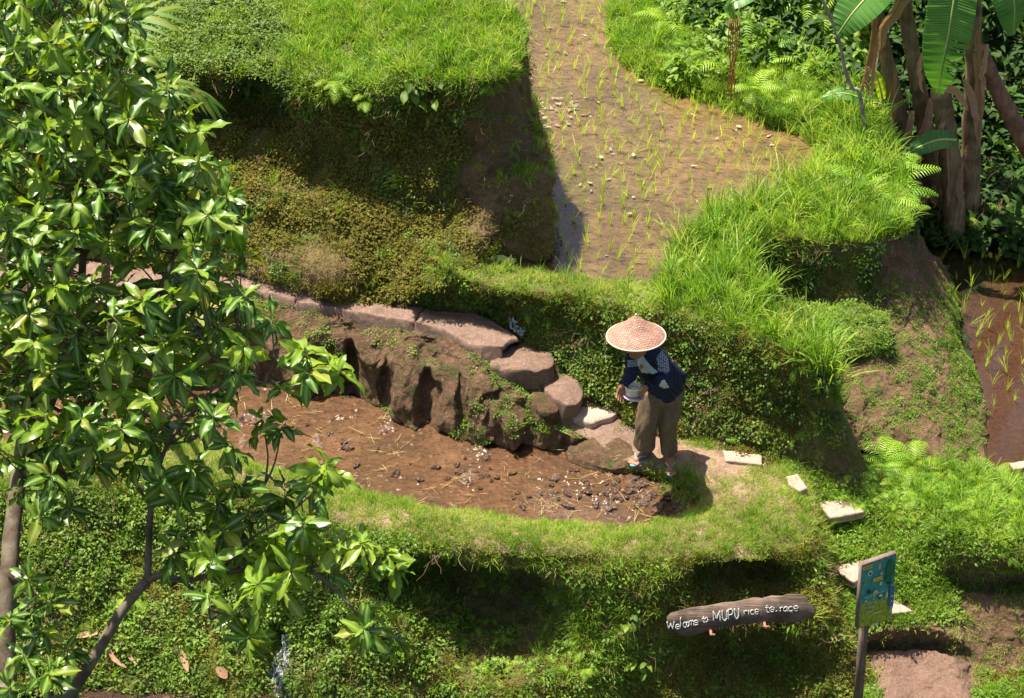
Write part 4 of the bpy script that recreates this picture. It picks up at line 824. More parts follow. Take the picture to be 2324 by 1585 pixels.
for i, (x, y) in enumerate(pts):
    o = link('rice_seedling', sm[i % 7], None, atz(x, y, .985)); k = rg.uniform(.75, 1.4); o.scale = (k, k, k); o.rotation_euler = (rg.normal()*.15, rg.normal()*.15, rg.uniform(0, 6))
    q = 0 if y < 170 else (1 if y < 340 else (2 if x > 1500 else 3)); tag(o, ('rice seedling in the narrow far arm of the upper paddy', 'rice seedling in the middle of the upper paddy level with the floating scum', 'rice seedling in the right bay of the upper paddy toward the tall grass', 'rice seedling in the near part of the upper paddy beside the earth corner')[q], 'rice seedling', ('rice seedlings in the far arm', 'rice seedlings level with the scum', 'rice seedlings in the right bay', 'rice seedlings near the earth corner')[q])
pts = []; tries = 0
while len(pts) < 44 and tries < 20000:
    tries += 1; x, y = rg.uniform(2070, 2330), rg.uniform(585, 930)
    if x < 2130+(y-600)*.38: continue
    if any((x-a)**2+((y-b)*1.25)**2 < 32**2 for a, b in pts): continue
    pts.append((x, y))
for i, (x, y) in enumerate(pts):
    o = link('rice_seedling', sm2[i % 4], None, atz(x, y, -.37)); k = rg.uniform(.6, 1.1); o.scale = (k, k, k); o.rotation_euler = (rg.normal()*.15, rg.normal()*.15, rg.uniform(0, 6))
    tag(o, 'rice seedling in the shaded far part of the right paddy under the banana plants' if y < 700 else 'rice seedling in the sunlit near part of the right paddy', 'rice seedling', 'shaded rice seedlings in the right paddy' if y < 700 else 'sunlit rice seedlings in the right paddy')
# straw and scum
g_straw = leafmat('straw', [(.38, .30, .12), (.45, .38, .16), (.30, .20, .10), (.35, .36, .10)], .6, .2, .3)
def strawmb(seed):
    rg = np.random.default_rng(seed); mb = MB()
    for i in range(3): blade(mb, (rg.uniform(-.05, .05), rg.uniform(-.05, .05), .012), rg.uniform(.06, .17), .0045, rg.uniform(0, 6.28), 1.45, rg.uniform(-.1, .2), rg.uniform(0, .4), 3)
    return mb
S_straw = source('straw', [strawmb(i) for i in range(6)], g_straw)
scatter('straw', S_straw, [sample('lbed', 38, 200, lambda x, y, P, N: inpoly(x, y, LPOLY)*(.35+.65*(x > 1150))), sample('ubed', 9, 201, lambda x, y, P, N: inpoly(x, y, UPOLY)*1.0), sample('stand', 20, 202)], 'scattered straw and rice stalks lying on the mud', 'straw', (.5, 1.2), up=1.0)
def flake(seed):
    rg = np.random.default_rng(seed); mb = MB(); n = 9; a = np.arange(n)*6.283/n; r = .012*(1+.45*rg.normal(size=n)).clip(.3)
    V = np.stack([r*np.cos(a)*1.9, r*np.sin(a), .0005+.0015*rg.uniform(size=n)], 1); V = np.concatenate([[[0, 0, .003]], V]); mb.add(V, [(0, 1+j, 1+(j+1) % n) for j in range(n)], rnd=rg.uniform(0, .4)); return mb
g_scum = leafmat('pond_scum', [(.24, .19, .12), (.36, .29, .20), (.20, .21, .09)], .7, .1, .3)
S_scum = source('scum', [flake(i) for i in range(6)], g_scum)
scatter('pond_scum', S_scum, [sample('ubed', 420, 210, lambda x, y, P, N: inpoly(x, y, UPOLY)*(x > 1185)*np.clip(el(x, y, 1275, 255, 85, 38)*patchy(P, 5, -.25, .15, 3)+.025*patchy(P, 4, -.1, .2, 5), 0, 1))], 'pale flakes of scum floating on the upper paddy', 'scum', (.3, 1.5), up=1.0, zfix=.997*ZS)
S_fleck = source('fleck', [flake(20+i) for i in range(4)], plain('dark_fleck', (.07, .035, .02), .8, .3))
scatter('mud_flecks', S_fleck, [sample('ubed', 130, 211, lambda x, y, P, N: inpoly(x, y, UPOLY)*patchy(P, 3, -.3, .2, 5)), sample('lbed', 120, 212, lambda x, y, P, N: inpoly(x, y, LPOLY)*.8)], 'dark crumbs of plant matter lying on the mud beds', 'debris', (.25, .8), up=1.0)

# individual ferns
fern_me = [fern_mb(300+i, 1, 1, (.35, .35), (1.3, 1.3), 15) for i in range(1)]
def frond_mesh(seed, lift, bend):
    mb = MB(); frond(mb, (0, 0, 0), 0, 1.0, lift, bend, 15, .28, rnd=.1); return mb.mesh('frond', g_fern)
FR = [frond_mesh(1, .9, 1.5), frond_mesh(2, .6, 1.3), frond_mesh(3, 1.2, 2.2)]
def fern(px, py, where, L, n, label, rg, lean=0, y=None):
    p = atz(px, py, where) if y is None else aty(px, py, y)
    root = empty('fern', p); tag(root, label, 'fern', 'ferns growing on the banks')
    for i in range(n):
        o = link('frond', FR[rg.integers(3)], root); k = L*rg.uniform(.75, 1.15); o.scale = (k, k, k)
        a = 6.283*i/n+rg.uniform(-.35, .35)
        if lean: a = -1.57+rg.uniform(-1.5, 1.5)
        o.rotation_euler = (rg.normal()*.15, rg.uniform(-.1, .2)+lean*.5, a)
rg = np.random.default_rng(21)
def surf(key, px, py):
    G = PATCH[key].reshape(-1, 3); x, y = proj(G); i = np.argmin((x-px)**2+(y-py)**2); return G[i]
def fern_on(key, px, py, L, n, label, lean=1):
    q = surf(key, px, py); root = empty('fern', q+np.array([0, -.02, 0])); tag(root, label, 'fern', 'ferns growing on the banks')
    for i in range(n):
        o = link('frond', FR[rg.integers(3)], root); k = L*rg.uniform(.75, 1.15); o.scale = (k, k, k)
        a = (-1.57+rg.uniform(-1.45, 1.45)) if lean else 6.283*i/n+rg.uniform(-.35, .35)
        o.rotation_euler = (rg.normal()*.15, rg.uniform(-.2, .35)*lean, a)
fern_on('mossy', 770, 200, .24, 7, 'yellow green fern hanging highest over the shaded wall, left of its neighbours')
fern_on('mossy', 835, 225, .22, 7, 'yellow green fern hanging over the shaded wall below the tall grass')
fern_on('mossy', 745, 140, .26, 6, 'small fern at the brow of the shaded wall beneath the top terrace grass')
fern_on('stairs', 2010, 985, .34, 8, 'fern at the left end of the bright fern bank', 0)
fern_on('stairs', 2080, 970, .36, 8, 'tall fern crowning the bright fern bank', 0)
fern_on('stairs', 2290, 1010, .34, 6, 'lone fern beside the right paddy near the picture edge', 0)
for x, y, t in [(1115,1400,'tiny lit fern at the upper left inside the dark hollow'), (1135,1450,'tiny lit fern in the middle of the dark hollow'), (1180,1485,'bright tiny fern at the floor of the dark hollow'), (1045,1450,'small fern at the left edge of the dark hollow'), (1330,1515,'tiny fern on the lit turf right of the dark hollow'), (1195,1345,'shaded fern under the roof of the dark hollow')]:
    fern_on('face', x, y, .13, 5, t)
fern_on('bankR', 2080, 455, .26, 6, 'fern in half shade at the end of the bank below the banana plants', 0)
fern_on('face', 300, 1360, .22, 8, 'curled fern on the weedy slope left of the leaning branch', 0)
fern_on('bushslope', 1700, 60, .5, 8, 'fern in the undergrowth behind the red stems', 0)
fern_on('bushslope', 1840, 150, .42, 7, 'yellowish fern in the undergrowth by the bare sapling', 0)
fern_on('bushslope', 1740, 95, .42, 8, 'fern in the undergrowth between the red stems and the sapling', 0)

# broad dry leaves lying on the lower slope
m_dl = leafmat('fallen_leaf', [(.40, .22, .13), (.50, .30, .19), (.33, .20, .10)], .6, .25, .3)
def dryleaf(key, pts, wpx, label):
    P = np.array([surf(key, *p) for p in pts])+np.array([0, -.03, .05]); P = catmull(P, 9); base = P[0].copy(); mb = MB()
    T = np.gradient(P, axis=0); T /= np.linalg.norm(T, axis=1)[:, None]; S = np.cross(T, [0, -.5, .86]); S /= np.linalg.norm(S, axis=1)[:, None]
    w_ = wpx/270*np.sin(np.linspace(.12, 3.02, 9))**.7; U = np.cross(S, T)
    V = np.concatenate([P-S*w_[:, None]/2+U*w_[:, None]*.3, P, P+S*w_[:, None]/2+U*w_[:, None]*.3])-base
    F = [(i, i+1, 9+i+1, 9+i) for i in range(8)]+[(9+i, 10+i, 19+i, 18+i) for i in range(8)]; mb.add(V, F, rnd=.1)
    o = mb.build('fallen_leaf', m_dl, None, True, base); tag(o, label, 'dry leaf', 'dry leaves lying on the lower slope')
for pts, w_, lab in [([(412,1482),(430,1530)], 15, 'broad tan dry leaf standing in the turf of the lower slope'), ([(288,1368),(284,1410)], 10, 'rusty dry leaf hanging right behind the leaning branch'),
                     ([(250,1478),(262,1500),(286,1522)], 11, 'bent dry leaf lying just right of the foot of the leaning branch'), ([(290,1490),(312,1512)], 8, 'thin pale dry leaf beside the bent one'),
                     ([(495,1520),(515,1545)], 22, 'crumpled reddish dry leaf near the little waterfall'), ([(170,1450),(230,1440)], 14, 'pinkish dry leaf lying under the low leaves at the lower left'),
                     ([(830,1630),(845,1670)], 12, 'narrow dry leaf low beside the waterfall'), ([(1150,1555),(1160,1575)], 9, 'small dry leaf at the floor of the hollow')][:7]:
    dryleaf('face', pts, w_, lab)

# waterfall
def water_white():
    m, n, o = newmat('falling_water'); v = coords(n, 'Object', (1, 1, .35)); f = noise(n, v, 45, 5, .7)
    b = nd(n, 'ShaderNodeBsdfPrincipled'); b.inputs['Base Color'].default_value = (.75, .78, .80, 1); b.inputs['Roughness'].default_value = .12
    n.links.new(bump(n, f, 1.0, .03), b.inputs['Normal']); t = nd(n, 'ShaderNodeBsdfTransparent'); mx = nd(n, 'ShaderNodeMixShader')
    n.links.new(ramp(n, f, [(.47, (0, 0, 0)), (.60, (1, 1, 1))]), mx.inputs[0]); n.links.new(t.outputs[0], mx.inputs[1]); n.links.new(b.outputs[0], mx.inputs[2]); n.links.new(mx.outputs[0], o.inputs[0]); return m
m_fall = water_white()
def fall(pts, key, rad, n, label, seed):
    rg = np.random.default_rng(seed); mb = MB()
    A = np.array([surf(key, *p) for p in pts])+np.array([0, -.03, .02])
    for k in range(n):
        off = rg.normal(size=3)*np.array([rad, .02, .0]); P = catmull(A+off*np.linspace(.5, 1.3, len(A))[:, None], 14); P = P+.012*rg.normal(size=P.shape)
        tube(mb, P, rg.uniform(.008, .022), 5, False)
    o = mb.build('waterfall', m_fall); tag(o, label, 'waterfall', kind='structure')
fall([(668,1440),(660,1480),(648,1520),(640,1560),(632,1590)], 'face', .07, 34, 'little waterfall splashing down the lower slope under the tree', 3)
fall([(370,790),(385,820),(400,860),(420,878)], 'rock', .04, 6, 'thin trickle running down the rock behind the leaves', 4)
fall([(1160,725),(1172,745),(1180,765)], 'wall', .03, 5, 'trickle seeping out of the bank behind the footpath end', 5)

poly_slab('footpath', [(200,2),(262,-6),(290,10),(268,26),(215,28)], 2.47, .05, m_dirt, 'scrap of pinkish dirt path showing at the upper left', 'footpath', .01, 0, 48, .004, kind='structure', round_=1)
poly_slab('footpath', [(770,-20),(850,-12),(862,6),(820,14),(770,4)], 2.44, .05, m_dirt, 'scrap of pale dirt path at the top edge of the highest terrace', 'footpath', .01, 0, 48, .004, kind='structure', round_=1)

scatter('pond_edge_grass', S_turf, [sample('lbed', 900, 900, lambda x, y, P, N: el(x, y, 1545, 1112, 42, 34)*inpoly(x, y, LPOLY)*1.0)], 'turf creeping into the rounded end of the lower pond', 'grass', (.6, 1.1))
# ------------------------------------------------------------------ broadleaf tree in the left foreground
def bark(name, a, b, s=18, st=(1, 1, .3)):
    m, n, o = newmat(name); v = coords(n, 'Object', st); f = noise(n, v, s, 8, .7, .5); g = noise(n, coords(n, 'Object'), 9, 4)
    c = mixc(n, ramp(n, g, [(.42, (0, 0, 0)), (.6, (1, 1, 1))]), ramp(n, f, [(.3, tuple(x*.5 for x in a)), (.65, a)]), b)
    p = nd(n, 'ShaderNodeBsdfPrincipled'); p.inputs['Roughness'].default_value = .9; n.links.new(c, p.inputs['Base Color'])
    n.links.new(bump(n, f, .8, .012), p.inputs['Normal']); n.links.new(p.outputs[0], o.inputs[0]); return m
m_bark = bark('tree_bark', (.11, .070, .040), (.155, .125, .085))
m_tleaf = leafmat('glossy_leaf', [(.018, .066, .005), (.038, .110, .007), (.070, .165, .009), (.034, .092, .006), (.14, .24, .014), (.06, .13, .008), (.24, .25, .02)], .35, .28, .42, (1.9, 1.9, .5), 0, True)
m_tyoung = leafmat('young_leaf', [(.13, .25, .010), (.19, .31, .015), (.26, .36, .022)], .33, .42, .5, (1.5, 1.5, .5), 0, True)
def big_leaf(mb, M, L, W, bend, fold, rnd, wave=0, nseg=8, ph=0):
    V = []; ve = []; ang = 0; p = np.array([0., 0, 0])
    rows = []
    for i in range(nseg+1):
        t = i/nseg
        w_ = W*(math.sin(math.pi*min(1, t**.85))**.75)*(1 if t < .85 else (1-t)/.15*.75+.0)
        if i == 0: w_ = .004
        c, s = math.cos(ang), math.sin(ang)
        z = np.array([s, 0, c])
        up = fold*w_; wv = wave*math.sin(ph+t*11)*w_*.35
        rows.append((p.copy(), w_, z, up, wv)); p = p+np.array([c, 0, -s])*L/nseg; ang += bend/nseg*(.4+1.2*t)
    for (q, w_, z, up, wv) in rows:
        Y = np.array([0, 1, 0])
        V += [q-Y*w_/2+z*(up+wv), q-Y*w_*.25+z*up*.42, q-Y*.0035, q+Y*.0035, q+Y*w_*.25+z*up*.42, q+Y*w_/2+z*(up-wv)]; ve += [0, .05, 1, 1, .05, 0]
    F = []
    for i in range(nseg):
        a = 6*i; b = a+6
        for k in range(5): F.append((a+k, a+k+1, b+k+1, b+k))
    V = np.array(V)@M[:3, :3].T+M[:3, 3]
    mb.add(V, F, rnd=rnd, vein=np.array(ve))
EYE = np.eye(4)
def lm(name, L, W, bend, fold, mat, wave=0, ph=0):
    mb = MB(); big_leaf(mb, EYE, L, W, bend, fold, 0, wave, 8, ph); return mb.mesh(name, mat)
LV = [(1.0, .36, .75, .12, .5, 0), (1.0, .33, 1.2, .16, .7, 2), (1.0, .39, .45, .09, .5, 4), (1.0, .33, .15, .2, .9, 1), (1.0, .38, 1.5, .08, .6, 3)]
LM = [[lm('leaf', *v[:4], mt, v[4], v[5]) for v in LV] for mt in (m_tleaf, m_tyoung)]
treeroot = empty('broadleaf_tree', atd(15, 1700, 15.0)*np.array([1, 1, 0])+np.array([0, 0, -1.45]))
tag(treeroot, 'glossy broadleaf tree filling the left side in front of the terraces', 'tree')
troot = np.array(treeroot.location)
limbs = []
def limb(name, pts, r0, r1, n=14, seg=10, wob=.02, base=None):
    P = [atd(x, y, d) for x, y, d in pts]
    if base is not None: P = [np.array(base)]+P
    P = catmull(np.array(P), n); P = P+wob*np.stack([fbm(P, 2, 2, 5), fbm(P, 2, 2, 6), 0*P[:, 0]], 1)*np.linspace(0, 1, n)[:, None]
    mb = MB(); tube(mb, P-troot, np.linspace(r0, r1, n), seg); mb.build(name, m_bark, treeroot); limbs.append(P); return P
base1 = atd(15, 1700, 15.0)*np.array([1, 1, 0])+np.array([0, 0, -1.45])
limb('trunk', [(12,1700,15.0),(16,1560,15.0),(14,1430,15.0),(20,1300,15.0),(28,1180,15.1),(45,1050,15.2)], .075, .048, 26, 12, base=base1)
limb('trunk', [(110,1700,14.8),(160,1580,14.8),(222,1480,14.8),(280,1385,14.8),(335,1318,14.8)], .042, .030, 22, 10, base=base1+np.array([.35, .1, 0]))
limb('branch', [(45,1050,15.2),(70,850,15.3),(75,650,15.3),(85,430,15.3),(110,200,15.3),(120,-60,15.3)], .044, .014, 22)
limb('branch', [(45,1050,15.2),(120,900,15.0),(180,740,15.0),(190,560,15.0),(230,380,15.0),(260,150,15.0)], .04, .012, 18)
limb('branch', [(120,900,15.0),(260,780,14.9),(370,640,14.9),(420,480,14.9),(440,320,14.9)], .026, .009, 16)
limb('branch', [(335,1318,14.8),(338,1240,14.8),(342,1150,14.7),(360,1060,14.7),(378,1010,14.7)], .024, .012, 14)
limb('branch', [(378,1010,14.7),(440,930,14.6),(520,860,14.6),(620,870,14.6),(720,840,14.6)], .014, .005, 14, 6)
limb('branch', [(335,1318,14.8),(370,1305,14.8),(420,1318,14.7),(500,1300,14.7),(600,1290,14.6),(700,1290,14.5)], .026, .010, 16)
limb('branch', [(500,1300,14.7),(560,1230,14.6),(640,1180,14.6),(720,1110,14.5)], .013, .005, 12, 6)
limb('branch', [(700,1290,14.5),(770,1350,14.5),(810,1400,14.5),(850,1440,14.5)], .013, .006, 10, 6)
limb('branch', [(700,1290,14.5),(780,1270,14.5),(870,1280,14.5)], .010, .005, 8, 6)
limb('branch', [(342,1150,14.7),(450,1120,14.7),(560,1130,14.6),(600,1100,14.6)], .014, .005, 12, 6)
limb('branch', [(420,1318,14.7),(470,1380,14.6),(560,1400,14.6)], .012, .005, 10, 6)
limb('branch', [(20,1300,15.0),(70,1340,14.9),(130,1400,14.9)], .014, .005, 8, 6)
limb('branch', [(342,1150,14.7),(290,1080,14.7),(220,1050,14.7),(150,1080,14.7)], .012, .005, 10, 6)
LP = np.concatenate(limbs)
rg = np.random.default_rng(42)
MAIN = [(-90,-90),(215,-90),(290,20),(320,100),(340,170),(410,215),(450,290),(480,370),(520,430),(535,520),(530,620),(575,700),(560,800),(520,900),(470,975),(380,1010),(250,1010),(150,1060),(-90,1080)]
whorls = []
def far_enough(x, y, lst, d): return all((x-a)**2+(y-b)**2 > d*d for a, b, *_ in lst)
for layer, (dep, dmin, cnt) in enumerate([(14.2, 58, 100), (14.8, 52, 125), (15.4, 50, 130)]):
    lst = []; t = 0
    while len(lst) < cnt and t < 6000:
        t += 1; x, y = rg.uniform(-80, 580), rg.uniform(-80, 1070)
        if not inpoly(np.array([x]), np.array([y]), MAIN)[0]: continue
        if y > 640 and rg.uniform() < .45: continue
        if fbm(np.array([[x/150., y/150., dep]]), 1.0, 2, 4)[0] < (-.16 if y > 520 else -.34): continue
        if far_enough(x, y, lst, dmin): lst.append((x, y, dep+rg.uniform(-.3, .3), .35 if layer == 0 else .1))
    whorls += lst
ex = [(540,500),(545,580),(470,640),(612,712),(560,690),(690,795),(742,800),(700,840),(770,845),(640,890),(590,950),(645,965),(480,960),(520,1010),(735,1058),(760,1075),(705,1100),(650,1110),(600,1160),(555,1165),(500,1200),(620,1215),(690,1180),(480,1270),(545,1295),(640,1235),(715,1250),(690,1200),(770,1230),(825,1225),(870,1250),(905,1285),(835,1280),(590,1320),(545,1390),(470,1350),(850,1380),(830,1420),(880,1455),(905,1440),(410,1120),(440,1060),(360,1080),(300,1050),(210,1050),(120,1085),(50,1110),(160,1150),(90,1180),(60,1310),(120,1365),(95,1430),(50,1490),(20,1400),(150,1480),(420,1200),(450,1250),(395,1240),(560,1230),(600,1265),(665,1300),(760,1290),(490,1130),(530,1100),(20,1560),(110,1530),(640,1340),(560,1450)]
young = {(690,795),(742,800),(770,845),(735,1058),(760,1075),(640,1235),(715,1250),(770,1230),(825,1225),(870,1250),(905,1285),(545,1295),(590,1320),(545,1390),(480,1270),(850,1380),(880,1455),(690,1200),(600,1265),(665,1300)}
for (x, y) in ex: whorls.append((x+rg.uniform(-6, 6), y+rg.uniform(-6, 6), 14.5+rg.uniform(-.25, .25), 1.0 if (x, y) in young else .03))
leaves = []; twigs = MB()
for (x, y, d, yp) in whorls:
    c = atd(x, y, d); q = LP-c; dist = np.linalg.norm(q+np.array([0, 0, .12]), axis=1); j = np.argmin(dist); a = LP[j]
    mid = (a+c)/2+np.array([0, 0, -.05])+rg.normal(size=3)*.03
    T = catmull(np.array([a, mid, c]), 7); tube(twigs, T-troot, np.linspace(.008, .0035, 7), 5)
    ax = c-mid; ax /= np.linalg.norm(ax); ax = ax*.5+np.array([0, -.1, .8])+rg.normal(size=3)*.38; ax /= np.linalg.norm(ax)
    n = rg.integers(9, 15); ph = rg.uniform(0, 6.28); yg = rg.uniform() < yp
    for k in range(n):
        inner = k >= n-2
        az = ph+k*2.4+rg.normal()*.3; tilt = rg.uniform(.5, 1.1) if inner else rg.uniform(1.05, 2.15)
        X0 = np.cross(ax, [.3, .2, .9]); X0 /= np.linalg.norm(X0); Y0 = np.cross(ax, X0)
        rad = math.cos(az)*X0+math.sin(az)*Y0
        dirv = math.cos(tilt)*ax+math.sin(tilt)*rad; dirv[2] -= rg.uniform(0, .4); dirv /= np.linalg.norm(dirv)
        Yv = np.cross(ax, dirv); Yv /= np.linalg.norm(Yv); Zv = np.cross(dirv, Yv)
        roll = rg.normal()*.45; Yr = math.cos(roll)*Yv+math.sin(roll)*Zv; Zr = np.cross(dirv, Yr)
        L = rg.uniform(.11, .215)*(.72 if inner else 1)
        leaves.append((c+dirv*.008-(c-mid)/max(1e-3, np.linalg.norm(c-mid))*(0 if inner else rg.uniform(0, .07)), dirv, Yr, Zr, L, int(rg.integers(5)), yg or (inner and rg.uniform() < .5), d))
twigs.build('twig', m_bark, treeroot)
treeroot.children[-1]['kind'] = 'stuff'
leaves.sort(key=lambda l: l[7]-l[4]*3-(1.0 if -20 < proj(l[0])[0] else -2))
rest = {False: MB(), True: MB()}
for i, (p, X, Y, Z, L, v, yg, d) in enumerate(leaves):
    M = np.eye(4); M[:3, 0] = X; M[:3, 1] = Y; M[:3, 2] = Z; M[:3, 3] = p-troot
    if i < 290:
        o = link('leaf', LM[int(yg)][v], treeroot); ML = Matrix(M.tolist()); o.matrix_local = ML@Matrix.Scale(L, 4)
    else:
        M2 = M.copy(); M2[:3, :3] *= L; q = LV[v]
        big_leaf(rest[yg], M2, q[0], q[1], q[2], q[3], rg.uniform(), q[4], 6, q[5])
for yg in (False, True):
    o = rest[yg].build('foliage', m_tyoung if yg else m_tleaf, treeroot); o['kind'] = 'stuff'

# palm fronds poking out behind the tree
m_palm = leafmat('palm_leaflet', [(.10, .22, .02), (.16, .28, .03), (.24, .30, .04)], .45, .4, .5)
m_palmy = leafmat('yellow_palm_leaflet', [(.30, .28, .03), (.24, .26, .03), (.38, .30, .05)], .45, .4, .5)
m_rachis = plain('palm_rachis', (.40, .34, .06), .5, .15)
def palm_frond(root, pts, Y, n, Lf, mat, rg, wid=.030, droop=.7):
    P = catmull(np.array([aty(x, y, Y+k*.03) for k, (x, y) in enumerate(pts)]), 24); rp = np.array(root.location)
    mb = MB(); tube(mb, P-rp, np.linspace(.009, .003, 24), 5); fr = mb.build('frond', m_rachis, root)
    T = np.gradient(P, axis=0); T /= np.linalg.norm(T, axis=1)[:, None]; mb = MB()
    for i in range(n):
        u = .12+.88*i/(n-1); j = min(23, int(u*23)); t = T[j]
        for sg in (-1, 1):
            S = np.cross(t, [0, -.3, 1]); S /= np.linalg.norm(S)
            d = t*(.75+.35*u)+sg*S*(.75-.3*u); d[2] -= .25; d /= np.linalg.norm(d)
            L = Lf*(1-.35*abs(u-.45))*rg.uniform(.85, 1.1); q = P[j]-rp; V = []; k = 5
            s2 = np.cross(d, [0, -.6, .8]); s2 /= np.linalg.norm(s2)
            for m_ in range(k+1):
                w_ = wid*math.sin(math.pi*(.12+.88*m_/k)**.9)+.0008; V += [q-s2*w_/2, q+s2*w_/2]; q = q+d*L/k; d = d+np.array([0, 0, -droop/k]); d /= np.linalg.norm(d)
            mb.add(V, [(2*m_, 2*m_+1, 2*m_+3, 2*m_+2) for m_ in range(k)], rnd=rg.uniform(0, .4))
    mb.build('leaflet', mat, fr)
rg = np.random.default_rng(77)
pr = empty('palm', atz(240, 640, .88)); tag(pr, 'small palm behind the tree with one frond reaching right across the shaded wall', 'palm', 'small palms behind the tree')
palm_frond(pr, [(240,330),(310,205),(370,186),(430,200),(470,222)], -2.4, 11, .36, m_palm, rg)
palm_frond(pr, [(240,330),(250,120),(300,50),(350,30)], -2.4, 11, .36, m_palm, rg)
palm_frond(pr, [(240,400),(180,300),(120,260)], -2.4, 12, .4, m_palmy, rg)
mb = MB(); Ps = catmull(np.array([np.array(pr.location), aty(240, 500, -2.2), aty(240, 330, -2.4)]), 10); tube(mb, Ps-np.array(pr.location), np.linspace(.04, .02, 10), 8); mb.build('stem', m_bark, pr)
pr = empty('palm', atz(380, 890, -.12)); tag(pr, 'small yellowish palm at the pond edge behind the tree, fronds tipping over the rocks', 'palm', 'small palms behind the tree')
palm_frond(pr, [(390,830),(430,740),(490,695),(545,690),(580,705)], -2.3, 10, .34, m_palm, rg)
palm_frond(pr, [(390,830),(440,760),(480,750),(520,790)], -2.3, 13, .36, m_palmy, rg)
palm_frond(pr, [(390,830),(350,740),(330,700)], -2.3, 12, .36, m_palmy, rg)
mb = MB(); Ps = catmull(np.array([np.array(pr.location), aty(390, 830, -2.3)]), 6); tube(mb, Ps-np.array(pr.location), np.linspace(.03, .02, 6), 8); mb.build('stem', m_bark, pr)
# ------------------------------------------------------------------ banana plants at the upper right
def fibre(name, dark, light, s=26, st=(1, 1, .06), rough=.8):
    m, n, o = newmat(name); v = coords(n, 'Object', st); f = noise(n, v, s, 7, .7, .4); g = noise(n, coords(n, 'Object'), 5, 5, .6)
    c = mixc(n, ramp(n, g, [(.4, (0, 0, 0)), (.62, (.8, .8, .8))]), ramp(n, f, [(.3, dark), (.7, light)]), tuple(x*.55 for x in dark))
    p = nd(n, 'ShaderNodeBsdfPrincipled'); p.inputs['Roughness'].default_value = rough; n.links.new(c, p.inputs['Base Color'])
    n.links.new(bump(n, f, 1.0, .02), p.inputs['Normal']); n.links.new(p.outputs[0], o.inputs[0]); return m
m_pseudo = fibre('banana_stem', (.15, .095, .045), (.42, .30, .15))
m_pred = fibre('reddish_banana_stem', (.20, .09, .045), (.45, .24, .14))
m_drylf = leafmat('dry_banana_leaf', [(.34, .20, .12), (.48, .32, .21), (.24, .13, .08)], .8, .25, .2)
def banana_mat(name, a, b, tr):
    m, n, o = newmat(name); at = nd(n, 'ShaderNodeAttribute', attribute_name='along')
    wv = math2(n, 'SINE', math2(n, 'MULTIPLY', at.outputs['Fac'], 420), 0); nz = noise(n, coords(n, 'Object'), 4, 4)
    c = ramp(n, nz, [(.35, a), (.65, b)])
    c = mixc(n, 1, c, ramp(n, wv, [(0, (.86, .86, .86)), (1, (1.08, 1.08, 1.08))]), 'MULTIPLY')
    p = nd(n, 'ShaderNodeBsdfPrincipled'); p.inputs['Roughness'].default_value = .30; p.inputs['Specular IOR Level'].default_value = .5
    n.links.new(c, p.inputs['Base Color']); n.links.new(bump(n, wv, .35, .004), p.inputs['Normal'])
    t = nd(n, 'ShaderNodeBsdfTranslucent'); n.links.new(mixc(n, 1, c, (1.6, 1.7, .6), 'MULTIPLY'), t.inputs[0])
    mx = nd(n, 'ShaderNodeMixShader'); mx.inputs[0].default_value = tr; n.links.new(p.outputs[0], mx.inputs[1]); n.links.new(t.outputs[0], mx.inputs[2]); n.links.new(mx.outputs[0], o.inputs[0]); return m
m_bleaf = banana_mat('banana_leaf', (.07, .20, .03), (.12, .28, .05), .30)
m_blime = banana_mat('lime_banana_leaf', (.32, .42, .02), (.42, .48, .03), .45)
m_midrib = plain('banana_midrib', (.35, .42, .12), .5, .1)
def banana_leaf(root, P, face, wl, wr, mat=None, fold=.15, tears=(), seed=0, droop=.25, name='leaf', n=44):
    """P: midrib points; face: direction the leaf looks; wl/wr half widths; tears: places (0..1, side) where the blade is split"""
    rg = np.random.default_rng(seed); mat = mat or m_bleaf; rp = np.array(root.location)
    P = catmull(np.array(P, float), n+1)-rp; T = np.gradient(P, axis=0); T /= np.linalg.norm(T, axis=1)[:, None]; face = np.array(face, float)
    mb = MB(); K = 4
    for side, wd in ((-1, wl), (1, wr)):
        torn = sorted(t for t, s in tears if s == side); off = rg.normal(size=len(torn)+1)*.35*(1 if torn else 0); prev = None
        for i in range(n):
            u0, u1 = i/n, (i+1)/n; blk = sum(1 for t in torn if t <= (u0+u1)/2)
            rows = []
            for j, u, e in ((i, u0, 0), (i+1, u1, 1)):
                pr_ = (math.sin(math.pi*min(1, .06+.94*u)**.8)**.55) if u < .97 else .25
                S = np.cross(T[j], face); S /= np.linalg.norm(S); Nn = np.cross(S, T[j]); row = []
                gap = 0
                if torn:
                    tt = torn[blk-1] if blk and e == 0 and abs(u0-torn[blk-1]) < 1.0/n else None
                    if tt is not None: gap = .02
                for k in range(K+1):
                    q = k/K; wq = wd*pr_*q; dz = fold*wq-droop*wd*q*q*.5+off[blk]*wd*q*q*.5
                    pl = .005*math.sin(j*2.2)*q
                    row.append(P[j]+side*S*wq*math.cos(.3*off[blk])+Nn*(dz+pl)+T[j]*(wq*.18+gap*q*(1 if e == 0 else 0)))
                rows.append(row)
            V = rows[0]+rows[1]; F = [(k, k+1, K+2+k, K+1+k) for k in range(K)]
            mb.add(V, F, rnd=.1, along=np.array([u0*1.0+.02*k*0 for k in range(K+1)]+[u1]*(K+1)))
    lf = mb.build(name, mat, root)
    if mat is not m_drylf:
        mb = MB(); tube(mb, P, np.linspace(.014, .004, n+1), 6); mb.build('midrib', m_midrib, lf)
    return lf
